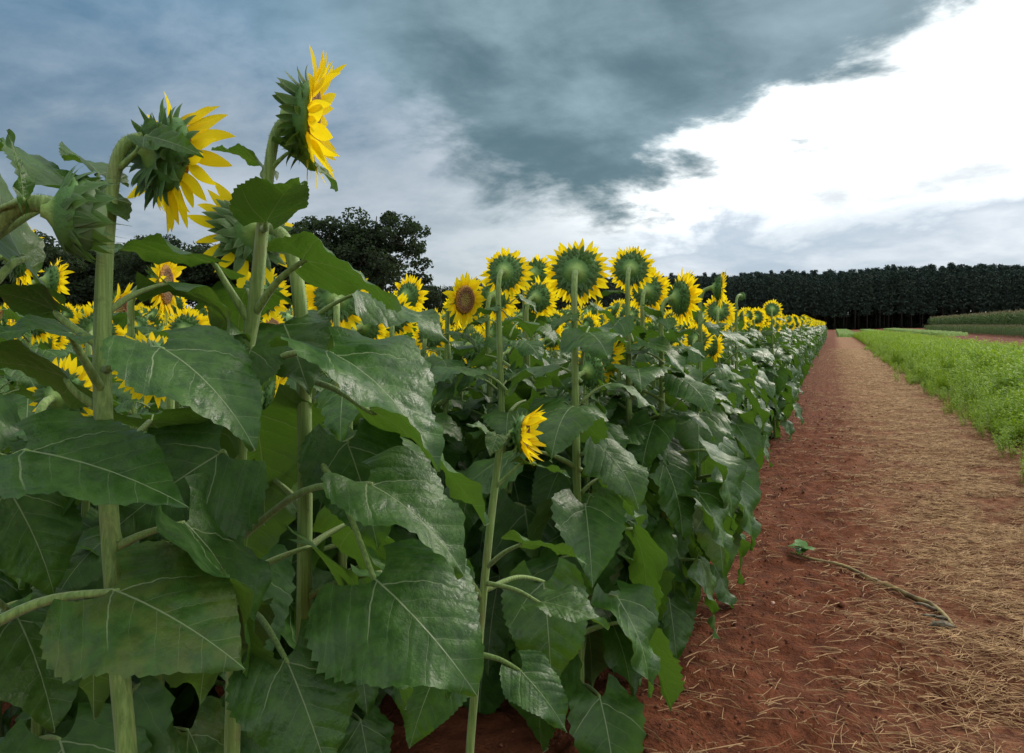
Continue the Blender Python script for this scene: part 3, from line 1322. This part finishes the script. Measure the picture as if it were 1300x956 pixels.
def corn_plant(seed, h=2.1):
    rg = random.Random(seed)
    mb = MB()
    v, f, uv = tube([Vector((0, 0, 0)), Vector((0.02, 0, h * .9))], [.014, .007], 5, False)
    mb.add(v, f, 0, uv)
    for k in range(11):
        z = h * (.12 + .72 * k / 10)
        a = (0 if k % 2 else math.pi) + rg.uniform(-.5, .5)
        dr = Vector((math.cos(a), math.sin(a), 0))
        wv = Vector((-dr.y, dr.x, 0)) * .04
        L = rg.uniform(.5, .75)
        pr = [Vector((0, 0, z)), Vector((0, 0, z + .22)) + dr * L * .35, Vector((0, 0, z + .2)) + dr * L * .7, Vector((0, 0, z - .05)) + dr * L]
        o = len(mb.v)
        for i, p in enumerate(pr):
            k2 = (1, 1, .8, .05)[i]
            mb.v += [p - wv * k2, p + wv * k2]
            mb.uv += [(0, 0)] * 2
        for i in range(3):
            mb.f.append((o + 2 * i, o + 2 * i + 1, o + 2 * i + 3, o + 2 * i + 2))
            mb.mi.append(0)
    for k in range(7):
        a = rg.uniform(0, 6.28)
        v, f, uv = tube([Vector((0.02, 0, h * .88)), Vector((.02 + .09 * math.cos(a), .09 * math.sin(a), h * rg.uniform(.98, 1.05)))], [.012, .006], 3, False)
        mb.add(v, f, 1, uv)
    return mb.build('corn', [M_CORN, M_TASSEL], False)


CORN = [corn_plant(80 + i) for i in range(4)]
pts, rz, scs, idx = [], [], [], []
y = 45
while y < 152:
    for x in np.arange(15.4, 19.5, .75):
        if y > 146 and (x - 15) < (y - 146) * .6:
            continue
        pts.append((x + rg.uniform(-.08, .08), y, float(gz(x, y)))); rz.append(rg.uniform(0, 6.3)); scs.append(rg.uniform(.9, 1.08)); idx.append(rg.randrange(4))
    y += .28
scatter('corn_field', 'tall corn with pale tassels on the rise at the right', 'corn', pts, rz, scs, idx, CORN)
pts, rz, scs, idx = [], [], [], []
y = 40
while y < 125:
    for x in np.arange(12.3, 15.2, .42):
        pts.append((x + rg.uniform(-.12, .12), y, float(gz(x, y)))); rz.append(rg.uniform(0, 6.3)); scs.append(rg.uniform(.34, .44)); idx.append(rg.randrange(4))
    y += .32
scatter('young_corn', 'low dull green strip in front of the tall corn', 'corn', pts, rz, scs, idx, CORN)

# ------------------------------------------------------------------ hero sunflowers
def hero_root(base, label):
    root = bpy.data.objects.new('sunflower', None)
    root.empty_display_size = .1
    COL.objects.link(root)
    root.location = base
    tag(root, label, 'sunflower')
    return root


class Hero:
    def __init__(s, path, rad, label, hairs=0, seed=1):
        """path: list of (px, py, depth); first point is carried down to the ground"""
        w_ = [P(*p) for p in path]
        b = w_[0]
        base = Vector((b.x, b.y, -.02))
        s.base = base
        s.root = hero_root(base, label)
        pts = [base, base.lerp(w_[0], .5)] + w_
        rad = [q * .80 for q in rad]
        rr = [rad[0] * 1.15, rad[0] * 1.1] + list(rad)
        sp = spline(pts, 4)
        rl = lerp_list(rr, 4)
        mb = MB()
        v, f, uv = tube([p - base for p in sp], rl, 14, True, .045)
        mb.add(v, f, 0, uv)
        rg = random.Random(seed)
        for _ in range(hairs):
            i = rg.randrange(len(sp) // 3, len(sp) - 1)
            t = (sp[i + 1] - sp[i]).normalized()
            p = sp[i].lerp(sp[i + 1], rg.random()) - base
            n = t.orthogonal()
            n = (Matrix.Rotation(rg.uniform(0, 6.28), 3, t) @ n).normalized()
            o = p + n * rl[i] * .95
            sd_ = t * .0004
            mb.add([o - sd_, o + sd_, o + n * rg.uniform(.0022, .0042) + t * rg.uniform(-.001, .001)], [(0, 1, 2)], 0)
        ob('stem', mb.build('stem', [M_STEM]), s.root)
        s.end = sp[-1]
        s.n = 0

    def at(s, p):
        return P(*p) - s.base

    def leaf(s, stem, base, tip, wid, nh, droop=.7, p0=None, fold=.2, wave=.05, curl=-.4, rad=.0056, twist=0.0, sag=.12):
        """stem/base/tip: (px, py, depth); wid: width relative to a normal blade; nh: (right, up, towards camera)"""
        s.n += 1
        a, b, c = s.at(stem), s.at(base), s.at(tip)
        v, f, uv, tl = blade(40, 14, 0, droop, fold, wave, wid, s.n, curl, 1.1, twist, .020, s.n * 17 + int(base[0]))
        ch = c - b
        sc_l = ch.length / tl.length
        n = CDV(base[0], base[1], *nh)
        # local chord direction -> world chord, normal hint follows
        loc = frame(tl, (0, 0, 1))
        wor = frame(ch, n, b, sc_l)
        Mx = wor @ loc.inverted()
        mb = MB()
        mid = a.lerp(b, .55) + Vector((0, 0, sag * (b - a).length))
        end = Mx @ Vector((0, .05, -.006))
        nl = (Mx.to_3x3() @ Vector((0, 0, 1))).normalized()
        mid -= nl * .012
        tv, tf, tu = tube(spline([a, mid, b - nl * rad * .7, end], 5), lerp_list([rad * 1.3, rad, rad * .75, rad * .22], 5), 8)
        mb.add(tv, tf, 1, tu)
        mb.add(v, f, 0, uv, Mx)
        return ob('leaf', mb.build('leaf', [M_LEAF, M_STEM]), s.root)

    def gleaf(s, px, py, dp, az, L, low=True, tilt=0.0, k=0):
        """ordinary leaf on the stem at a pixel; az clockwise from +Y"""
        p = s.at((px, py, dp))
        me = (LEAF_L if low else LEAF_U)[k % 8]
        ob('leaf', me, s.root, Matrix.Translation(p) @ Matrix.Rotation(-az, 4, 'Z') @ Matrix.Rotation(tilt, 4, 'X') @ Matrix.Scale(L, 4))

    def head(s, pos, axis, size, seed, **kw):
        return full_head(s.root, head_matrix(s.at(pos), CDV(pos[0], pos[1], *axis), size, seed), seed, **kw)


HA = Hero([(163, 1000, 1.02), (153, 860, 1.03), (146, 750, 1.05), (138, 640, 1.07), (132, 540, 1.08), (130, 440, 1.1), (133, 340, 1.1), (139, 265, 1.1), (147, 210, 1.1), (160, 182, 1.1), (182, 176, 1.11)],
          [.0165, .0165, .0165, .016, .016, .0155, .0145, .013, .0115, .0115, .0125], 'tall sunflower with spiky green-backed half-open head nodding right, on thick stem at left', 500, 3)
HA.head((212, 198, 1.125), (.86, -.22, -.42), .92, 31, n=30, L=.066, tilt=(-.1, .65), nb=60, bl=.040, brows=((.058, -.003, .1), (.052, -.012, -.15), (.043, -.019, -.4), (.03, -.027, -.5)))
HA.leaf((150, 215, 1.1), (184, 172, 1.07), (258, 198, 1.05), .55, (-.25, .55, .8), .5, fold=.35, rad=.004)
HA.leaf((136, 300, 1.1), (126, 222, 1.13), (82, 204, 1.2), 1.0, (.1, .9, -.5), .7, fold=.3, rad=.004)
HA.leaf((138, 290, 1.1), (134, 222, 1.15), (172, 212, 1.2), .8, (.1, .95, -.1), .6, rad=.003)
HA.leaf((133, 470, 1.09), (203, 440, 1.0), (324, 572, .96), 1.12, (.28, .72, .62), .75, fold=.25, wave=.03)
HA.leaf((130, 520, 1.09), (88, 482, 1.08), (-42, 462, 1.12), 1.1, (.1, .8, -.55), .5, fold=.1)
HA.leaf((128, 440, 1.1), (74, 396, 1.1), (-45, 368, 1.06), 1.0, (-.1, .85, -.5), .6, fold=.1)
HA.leaf((132, 500, 1.09), (92, 424, 1.0), (-30, 432, .92), 1.0, (-.1, .9, .30), .7, fold=.25)
HA.leaf((150, 690, 1.06), (110, 600, 1.15), (30, 700, 1.2), 1.0, (-.3, .7, .6), .8)
HA.gleaf(140, 700, 1.06, R(60), .26, True, 0, 1)
HA.gleaf(136, 610, 1.07, R(-20), .27, True, .2, 2)
HA.gleaf(150, 830, 1.03, R(20), .26, True, 0, 3)
HA.gleaf(150, 860, 1.03, R(-60), .26, True, 0, 4)
HA.gleaf(132, 400, 1.1, R(10), .20, False, 0, 5)

HB = Hero([(294, 1000, 1.3), (297, 850, 1.3), (300, 690, 1.3), (304, 570, 1.3), (311, 460, 1.3), (323, 390, 1.3), (332, 300, 1.3), (340, 230, 1.3), (346, 185, 1.3), (354, 162, 1.3), (366, 152, 1.3), (380, 150, 1.3)],
          [.0165, .0165, .0162, .016, .0155, .015, .0135, .012, .0115, .0115, .012, .013], 'tallest sunflower, its bright open head in side view against the clouds facing right', 500, 4)
HB.head((391, 150, 1.3), (.985, -.05, .12), .98, 52, n=36, L=.076, tilt=(.0, .75), nb=42, bl=.042, brows=((.058, -.003, -.3), (.052, -.012, -.7), (.043, -.019, -.9)))
HB.leaf((334, 290, 1.3), (337, 284, 1.26), (380, 226, 1.14), .95, (-.15, .75, -.62), .35, fold=.35, wave=.04, curl=.2, rad=.006)
HB.leaf((343, 216, 1.3), (366, 193, 1.3), (426, 244, 1.25), .85, (-.25, .7, -.66), .7, fold=.3, rad=.004)
HB.leaf((340, 226, 1.3), (336, 214, 1.33), (268, 191, 1.36), .75, (.2, .9, -.35), .5, fold=.3, rad=.004)
HB.leaf((322, 400, 1.3), (383, 331, 1.25), (504, 398, 1.16), .95, (-.1, .78, -.62), .8, fold=.1, wave=.04, rad=.006)
HB.leaf((318, 410, 1.3), (275, 335, 1.28), (130, 318, 1.3), .9, (.05, .95, -.28), .3, fold=.15, rad=.006)
HB.leaf((312, 480, 1.3), (416, 446, 1.17), (554, 600, 1.08), 1.12, (.42, .68, .52), .85, fold=.38, wave=.045, twist=.25)
HB.leaf((302, 690, 1.3), (284, 573, 1.18), (134, 682, 1.12), 1.45, (.10, .55, .82), .5, fold=.05)
HB.leaf((303, 685, 1.3), (464, 612, 1.12), (590, 732, 1.06), 1.10, (.35, .62, .66), .8, fold=.35, wave=.045, twist=.2)
HB.leaf((300, 770, 1.3), (362, 834, 1.12), (418, 990, 1.08), 1.25, (.0, .55, .82), .6)
HB.leaf((310, 500, 1.3), (320, 440, 1.25), (300, 540, 1.18), 1.05, (-.3, .6, .7), .7)
HB.gleaf(305, 560, 1.3, R(-30), .26, True, 0, 1)
HB.gleaf(300, 740, 1.3, R(40), .27, True, 0, 6)
HB.gleaf(322, 400, 1.3, R(-50), .2, False, 0, 2)
HB.gleaf(298, 830, 1.3, R(-60), .27, True, 0, 7)

HC = Hero([(384, 1000, 1.42), (385, 830, 1.42), (387, 640, 1.42), (386, 520, 1.42), (384, 440, 1.42), (379, 370, 1.42), (370, 325, 1.42), (360, 301, 1.43), (348, 291, 1.44), (335, 291, 1.45)],
          [.0175, .0175, .0175, .017, .017, .0165, .0155, .0145, .014, .014], 'sunflower with dark drooping head turned away behind the tallest one', 200, 5)
HC.head((317, 296, 1.47), (-.42, -.30, -.86), .9, 73, n=17, L=.075, tilt=(-.1, .3), nb=48, bl=.048)
HC.leaf((386, 560, 1.42), (476, 735, 1.2), (606, 884, 1.12), 1.5, (.12, .55, .83), .6, fold=.12, wave=.045)
HC.leaf((385, 480, 1.42), (470, 520, 1.35), (615, 668, 1.3), 1.0, (.4, .75, -.2), .6, fold=.2)
HC.leaf((384, 430, 1.42), (360, 410, 1.4), (395, 505, 1.25), .9, (-.1, .5, .85), .8)
HC.leaf((386, 610, 1.42), (440, 560, 1.4), (480, 700, 1.35), 1.1, (.1, .5, .85), .7)
HC.gleaf(386, 700, 1.42, R(10), .28, True, 0, 0)
HC.gleaf(386, 650, 1.42, R(-70), .28, True, 0, 2)
HC.gleaf(385, 760, 1.42, R(70), .28, True, 0, 4)
HC.gleaf(385, 830, 1.42, R(20), .26, True, 0, 5)
HC.gleaf(384, 420, 1.42, R(60), .2, False, 0, 4)

HD = Hero([(-75, 1000, .95), (-78, 800, .95), (-75, 600, .95), (-60, 450, .95), (-38, 350, .95), (-12, 298, .95), (14, 268, .95), (42, 258, .95), (68, 263, .95), (84, 270, .95)],
          [.0165, .0165, .016, .0155, .0145, .0135, .0135, .0135, .016, .021], 'unopened green sunflower bud on a hairy arched neck at the left edge', 700, 6)
hb = ob('flower_head', REC_M, HD.root, head_matrix(HD.at((92, 272, .95)), CDV(92, 272, .97, -.06, .0), .74, .4))
bc = lathe([(.058, .0), (.064, .012), (.058, .03), (.04, .045), (.015, .052), (.001, .053)], 18, .02, 2)
ob('disc', mesh('disc', bc[0], bc[1], [M_BRACT], None, bc[2]), hb)
for i, m in bract_mats(random.Random(8), 56, .066, ((.064, -.010, 1.05), (.066, .002, 1.25), (.058, .016, 1.3), (.045, -.022, .75)), 5):
    ob('bract', BUD_M[i], hb, m)
HD.leaf((-75, 640, .95), (28, 571, .95), (240, 644, .93), 1.02, (.06, .78, .62), .45, fold=.22, wave=.03)
HD.leaf((-78, 830, .95), (142, 748, .96), (312, 850, .92), 1.30, (.02, .62, .78), .55, fold=.12, wave=.035, rad=.0065)
HD.leaf((-40, 400, .95), (30, 330, 1.05), (0, 190, 1.2), .9, (-.4, .4, -.8), .4)
HD.leaf((-20, 310, .95), (108, 248, 1.05), (4, 188, 1.12), 1.1, (-.15, .85, -.5), .35, fold=.2, rad=.005)
HD.leaf((-20, 305, .95), (30, 255, .93), (8, 165, .93), .35, (.8, .2, .5), .4, rad=.004)
HD.leaf((-70, 560, .95), (10, 620, 1.05), (70, 760, 1.05), 1.1, (.2, .6, .75), .6)
HD.leaf((-75, 740, .95), (20, 780, 1.1), (70, 930, 1.05), 1.2, (.2, .6, .75), .6)

HE = Hero([(596, 960, 1.78), (606, 840, 1.78), (614, 750, 1.78), (621, 680, 1.78), (628, 620, 1.78), (634, 572, 1.78), (641, 557, 1.78), (652, 552, 1.78)],
          [.0125, .0125, .012, .0115, .011, .010, .009, .009], 'short sunflower with small head in side view, low among the leaves beside the path', 100, 7)
HE.head((663, 551, 1.78), (.97, -.06, .2), .70, 94, n=34, L=.072, tilt=(.55, 1.15), nb=36, bl=.040)
HE.leaf((634, 575, 1.78), (628, 556, 1.76), (592, 538, 1.72), .9, (-.1, .8, .5), .5, rad=.004)
HE.leaf((628, 620, 1.78), (660, 588, 1.75), (724, 606, 1.7), .55, (.0, .95, -.15), .4, rad=.004)
HE.leaf((634, 570, 1.78), (632, 552, 1.72), (622, 580, 1.68), 1.0, (-.1, .5, .85), .5, rad=.003)
HE.leaf((616, 740, 1.78), (686, 764, 1.68), (772, 800, 1.6), 1.0, (.2, .8, .5), .6, fold=.3, rad=.005)
HE.leaf((618, 720, 1.78), (660, 690, 1.7), (745, 716, 1.6), .9, (.1, .93, -.2), .5, rad=.005)
HE.leaf((614, 750, 1.78), (690, 738, 1.9), (700, 880, 1.85), 1.0, (.1, .4, .9), .6)
HE.leaf((612, 760, 1.78), (575, 720, 1.7), (545, 800, 1.65), 1.0, (-.1, .4, .9), .6)
HE.leaf((604, 850, 1.78), (560, 840, 1.66), (520, 950, 1.6), 1.15, (-.1, .5, .85), .6)
HE.leaf((607, 830, 1.78), (660, 850, 1.72), (720, 930, 1.66), 1.0, (.1, .6, .8), .6)

# hand-placed plants whose heads can be told apart: px, py of the head, depth, azimuth relative to the view (0 = faces away), size
MID = [
    (741, 349, 2.35, 4, 1.05, 'sunflower seen squarely from behind, largest open ring of yellow petals above the row'),
    (655, 347, 2.75, 16, .95, 'back-turned sunflower left of the largest one, its neck bent over in front'),
    (808, 344, 3.05, 8, .98, 'back-turned sunflower just right of the largest one'),
    (828, 372, 3.4, 14, .98, 'back-turned sunflower half hidden low behind a leaf, right of centre'),
    (868, 381, 3.0, 62, 1.05, 'sunflower facing right with ragged petals at the row edge, right of centre'),
    (912, 367, 3.5, 84, .92, 'sunflower in thin side view standing against the dark pines'),
    (577, 382, 3.0, 132, 1.0, 'sunflower showing its brown disc to the camera near the middle'),
    (523, 378, 3.7, 42, .98, 'sunflower with fan of petals on top, right of the broad tree'),
    (203, 365, 2.15, 108, 1.0, 'sunflower showing its greenish brown disc beside the thick stem at left'),
    (347, 376, 2.5, 12, .95, 'back-turned sunflower between the two thick stems at left'),
    (437, 384, 2.3, 0, 1.0, 'dark back-turned sunflower hanging under a big leaf left of centre'),
    (27, 328, 2.3, 70, 1.0, 'sunflower facing right below the green bud at the left edge'),
    (68, 358, 2.9, 75, .95, 'small side-view sunflower right of the one below the bud'),
    (686, 350, 3.5, 40, .95, 'sunflower peeping out between the two big back-turned heads'),
    (640, 378, 3.1, 20, .95, 'low sunflower in front of the left back-turned head'),
    (692, 380, 3.3, 35, .95, 'low sunflower tucked below and between the two big back-turned heads'),
    (920, 396, 5.2, 2, 1.05, 'back-turned sunflower at the near end of the distant heads on the edge row'),
    (985, 394, 8.5, 0, 1.15, 'small back-turned sunflower standing a little above the far edge row'),
]
rg = random.Random(17)
taken = [(h.base.x, h.base.y) for h in (HA, HB, HC, HD, HE)]
for px, py, dp, az, hs, lab in MID:
    a = math.atan((px - 650) / FPX) - YAW + R(az)
    hp = P(px, py, dp)
    # the head hangs about 7 cm in front of the stem
    bx, by = hp.x - math.sin(a) * .085, hp.y - math.cos(a) * .085
    make_sunflower(bx, by, hp.z + .02, a, rg, lab, None, 'flower', 23, hs, .27, R(-4))
    taken.append((bx, by))
# slim upright bud
hp = P(937, 372, 5.6)
make_sunflower(hp.x, hp.y, hp.z, R(20), rg, 'slim sunflower with a green unopened bud rising above the edge row', None, 'bud', 14, .45, .24)
taken.append((hp.x, hp.y))

# ------------------------------------------------------------------ the field: rows along +Y
cand = []
rg = random.Random(23)
row = 0
x = -.86
while x > -46:
    y = .1 if row else 2.0
    while y < 78:
        xx, yy = x + rg.uniform(-.07, .07), y + rg.uniform(-.06, .06)
        v = CR.transposed() @ (Vector((xx, yy, 1.3)) - Vector((0, 0, CAMH)))
        dep = -v.z
        if dep > .3 and abs(v.x) / dep < .80 and min((xx - a) ** 2 + (yy - b) ** 2 for a, b in taken) > .022:
            if not (row == 0 and yy < 2.0) and not (dep < 1.62):
                cand.append((dep * (.42 if row == 0 else (.8 if row == 1 else 1)), dep, row, xx, yy))
        y += .25 if row < 3 else .27
    x -= .72
    row += 1
cand.sort()
N_IND = 270
for k, (sc_k, dep, row, xx, yy) in enumerate(cand[:N_IND]):
    rr = random.Random(1000 + k)
    az = R(rr.gauss(12, 34))
    H = rr.gauss(1.37, .06) if row else rr.gauss(1.34, .05)
    H = min(H, 1.47)
    if dep < 2.3:
        H *= .84
    elif dep < 5:
        H *= .93 if row else .90
    bud = rr.random() < .14
    what = 'green-budded sunflower' if bud else 'yellow flowering sunflower'
    vv = CR.transposed() @ Vector((xx, yy, 0))
    sx = 650 + FPX * vv.x / -vv.z
    if row == 0:
        if dep < 4:
            lab, grp = what + ' in the nearest stretch of the outermost row along the bare soil', 'near edge row'
        elif dep < 10:
            lab, grp = what + ' in the middle stretch of the outermost row along the bare soil', 'middle edge row'
        else:
            lab, grp = what + ' in the far stretch of the outermost row where it narrows', 'far edge row'
    elif sx < 300:
        lab, grp = (what + (' close behind' if dep < 4.5 else ' well behind') + ' the thick stem at the left edge', 'field behind the left stem')
    elif sx < 520:
        lab, grp = (what + (' close behind' if dep < 4.5 else ' well behind') + ' the tallest sunflower and its neighbour', 'field behind the tall stems')
    elif sx < 720:
        lab, grp = (what + (' close behind' if dep < 4.5 else ' well behind') + ' the low side-view flower in mid picture', 'field in mid picture')
    else:
        lab, grp = what + ' just inside the outermost row, right of the largest back-turned head', 'inner rows at right'
    make_sunflower(xx, yy, H, az, rr, lab, grp + (' buds' if bud else ' flowers'), 'bud' if bud else 'flower', (21 if row == 0 else 16) if row < 3 else 14, rr.uniform(.8, 1.05), .275 if row < 2 else .26)


# everything farther off: one object
def low_plant(seed):
    rg = random.Random(seed)
    mb = MB()
    H = rg.uniform(1.33, 1.46)
    (v, f, uv), hp, ax = stem_geo(H, R(rg.uniform(-22, 14)), .05, seed, lod=1)
    mb.add(v, f, 1, uv)
    for z, a, L, low, tl_ in leaf_plan(rg, H, 13, .27):
        lm = LOW_L[rg.randrange(4)] if low else LOW_U[rg.randrange(4)]
        M = Matrix.Translation((0, 0, z)) @ Matrix.Rotation(a, 4, 'Z') @ Matrix.Rotation(tl_, 4, 'X') @ Matrix.Scale(L, 4)
        o = len(mb.v)
        mb.v += [M @ q for q in lm.v]
        mb.f += [tuple(i + o for i in q) for q in lm.f]
        mb.mi += lm.mi
        mb.uv += lm.uv
    hm = head_matrix(hp, ax, rg.uniform(.85, 1.05), 0)
    v, f, uv = lathe([(.012, -.045), (.045, -.02), (.066, 0), (.055, .014), (.002, .012)], 10)
    mb.add(v, f, 2, uv, hm)
    for i, M in petal_mats(rg, 22, .068, (-.3, .5)):
        v, f, uv = PET_LOW[i % 3]
        mb.add(v, f, 3, uv, hm @ M)
    for i, M in bract_mats(rg, 18, .045):
        v, f, uv = BRA_LOW[i % 3]
        mb.add(v, f, 4, uv, hm @ M)
    return mb.build('sunflower', [M_LEAF, M_STEM, M_BACK, M_PETAL, M_BRACT])


LOW_U = [leaf_proto(i, False, 1) for i in range(4)]
LOW_L = [leaf_proto(20 + i, True, 1) for i in range(4)]
PET_LOW = [petal_geo(i, 2) for i in range(3)]
BRA_LOW = [bract_geo(i, 1.0, 2) for i in range(3)]
FARP = [low_plant(500 + i) for i in range(8)]
rest = cand[N_IND:]
rg = random.Random(31)
scatter('sunflower_field', 'mass of farther sunflowers filling the field to the tree line', 'sunflowers',
        [(a[3], a[4], 0) for a in rest], [-R(rg.gauss(12, 34)) for _ in rest], [rg.uniform(.93, 1.05) for _ in rest], [rg.randrange(8) for _ in rest], FARP)

# ------------------------------------------------------------------ litter on the path
rng = np.random.default_rng(4)


def gh(x, y):
    """height of the modelled soil under a point"""
    j = np.clip(np.searchsorted(gx, x) - 1, 0, nxx - 2)
    i = np.clip(np.searchsorted(gy, y) - 1, 0, nyy - 2)
    return np.maximum.reduce([Z[i, j], Z[i + 1, j], Z[i, j + 1], Z[i + 1, j + 1]])


def straw_mesh(n):
    y = 2.0 + 42 * rng.random(n) ** 2.3
    x = rng.normal(1.08, .42, n)
    sparse = rng.random(n) < .035
    x[sparse] = rng.uniform(-.6, .3, sparse.sum())
    keep = (x > -.65) & (x < 1.95)
    # clumps
    cl = np.array([mnoise.noise(Vector((a * 2.4, b * 2.4, 9))) for a, b in zip(x, y)])
    keep &= (cl + rng.normal(0, .22, n) > -.12)
    x, y = x[keep], y[keep]
    n = len(x)
    L = .010 + .065 * rng.random(n) ** 1.6 * (1 + (rng.random(n) < .12) * 1.1)
    wd = rng.uniform(.0006, .0017, n) * (1 + y * .06)
    a = rng.normal(.1, .95, n) + np.where(rng.random(n) < .3, 1.4, 0)
    dx_, dy_ = np.cos(a), np.sin(a)
    z0 = gh(x, y) + rng.uniform(.001, .010, n)
    bend = rng.normal(0, .22, n)
    lift = rng.normal(0, .07, n)
    v = np.zeros((n, 3, 3, 3))
    for k, t in enumerate((-1, 0, 1)):
        cx = x + dx_ * L * t - dy_ * L * bend * (t * t)
        cy_ = y + dy_ * L * t + dx_ * L * bend * (t * t)
        cz_ = z0 + L * lift * t + (.004 if t == 0 else 0)
        v[:, k, 0] = np.stack([cx - dy_ * wd, cy_ + dx_ * wd, cz_], -1)
        v[:, k, 1] = np.stack([cx + dy_ * wd, cy_ - dx_ * wd, cz_], -1)
        v[:, k, 2] = np.stack([cx, cy_, cz_ + wd * 1.5], -1)
    base = np.arange(n)[:, None] * 9
    fs = []
    for k in (0, 1):
        for s in range(3):
            s2 = (s + 1) % 3
            fs.append(np.stack([k * 3 + s, k * 3 + s2, (k + 1) * 3 + s2, (k + 1) * 3 + s]))
    fs = np.array(fs)
    f = (base[:, None, :] + fs[None]).reshape(-1, 4)
    return np_mesh('straw_litter', v.reshape(-1, 3), f, [M_STRAW], False)


tag(ob('straw_litter', straw_mesh(120000)), 'dry straw scattered along the middle of the red path', 'straw', kind='stuff')

# soil crumbs
ico = bmesh.new()
bmesh.ops.create_icosphere(ico, subdivisions=1, radius=1)
iv = np.array([v.co[:] for v in ico.verts])
fi = np.array([[v.index for v in f.verts] for f in ico.faces])
ico.free()
n = 5200
cy_ = 2.0 + 12 * rng.random(n) ** 1.6
cx_ = np.where(rng.random(n) < .75, rng.uniform(-.95, .45, n), rng.uniform(.3, 1.9, n))
sz = .0022 + .007 * rng.random(n) ** 4 + (rng.random(n) < .012) * .012
cz_ = gh(cx_, cy_) + sz * .25
v = iv[None] * (1 + rng.normal(0, .17, (n, len(iv), 1))) * sz[:, None, None] * np.array([1, 1, .75])
v = v + np.stack([cx_, cy_, cz_], -1)[:, None, :]
f = (np.arange(n)[:, None, None] * len(iv) + fi[None]).reshape(-1, 3)
tag(ob('soil_crumbs', np_mesh('soil_crumbs', v.reshape(-1, 3), f, [M_CLOD], False)), 'crumbs of red soil beside the sunflower row', 'soil', kind='stuff')

# dry stalk lying on the path
pth = [(1003, 702), (1035, 710), (1070, 721), (1105, 735), (1135, 745), (1160, 757), (1180, 766), (1196, 776), (1205, 787), (1210, 796)]
wp = []
for i, p in enumerate(pth):
    q = G(*p)
    q.z = float(gh(np.array([q.x]), np.array([q.y]))[0]) + .012
    wp.append(q)
root = bpy.data.objects.new('dry_stalk', None)
COL.objects.link(root)
root.location = (wp[0].x, wp[0].y, 0)
tag(root, 'dry uprooted sunflower stalk lying across the red path', 'stalk')
rb = Vector(root.location)
v, f, uv = tube(spline([p - rb for p in wp], 3), lerp_list([.006, .0075, .009, .010, .011, .011, .0105, .010, .009, .0075], 3), 8, True, .10)
ob('stalk', mesh('stalk', v, f, [M_DRY], None, uv), root)
for (a, b), wd in zip((((1199, 774), (1158, 768)), ((1206, 787), (1168, 782)), ((1211, 797), (1180, 794))), (.007, .008, .017)):
    A_, B_ = G(*a), G(*b)
    A_.z = float(gh(np.array([A_.x]), np.array([A_.y]))[0]) + .012
    B_.z = float(gh(np.array([B_.x]), np.array([B_.y]))[0]) + .010
    pr = [A_.lerp(B_, t) - rb + Vector((rnd.uniform(-.006, .006), rnd.uniform(-.006, .006), .008 * math.sin(3 * t) + rnd.uniform(-.003, .005))) for t in (0, .12, .25, .4, .5, .65, .8, 1)]
    v, f, uv = tube(pr, [wd * k for k in (.3, .6, 1, .7, 1, .65, .8, .1)], 8, True, .35)
    ob('withered_leaf', mesh('withered_leaf', v, f, [M_DRYLEAF], None, uv), root)
# seedling
sp = G(1018, 704)
sp.z = float(gh(np.array([sp.x]), np.array([sp.y]))[0])
root = bpy.data.objects.new('seedling', None)
COL.objects.link(root)
root.location = sp
tag(root, 'small green seedling beside the root end of the dry stalk', 'seedling')
v, f, uv = tube([(0, 0, -.01), (.005, 0, .03), (-.003, .004, .07)], [.0028, .0024, .0015], 6)
ob('stem', mesh('stem', v, f, [M_WEED], None, uv), root)
wl = blade(8, 4, 0, .7, .15, .03, .85, 0, -.3, 1, 0, .0, 5)
wlm = mesh('leaf', wl[0], wl[1], [M_WEED], None, wl[2])
for a, z, L in ((.3, .065, .10), (2.2, .06, .09), (3.9, .055, .10), (5.2, .04, .09), (1.2, .035, .08), (2.9, .03, .08)):
    ob('leaf', wlm, root, Matrix.Translation((0, 0, z)) @ Matrix.Rotation(a, 4, 'Z') @ Matrix.Rotation(.45, 4, 'X') @ Matrix.Scale(L, 4))
# pebble
sp = G(981, 768)
sp.z = float(gh(np.array([sp.x]), np.array([sp.y]))[0]) + .004
pv = iv * (1 + rng.normal(0, .12, (len(iv), 1))) * np.array([.011, .015, .009])
tag(ob('pebble', np_mesh('pebble', pv, fi, [M_PEB], True), None, Matrix.Translation(sp)), 'pale pinkish pebble on the red soil near the sunflower row', 'pebble')
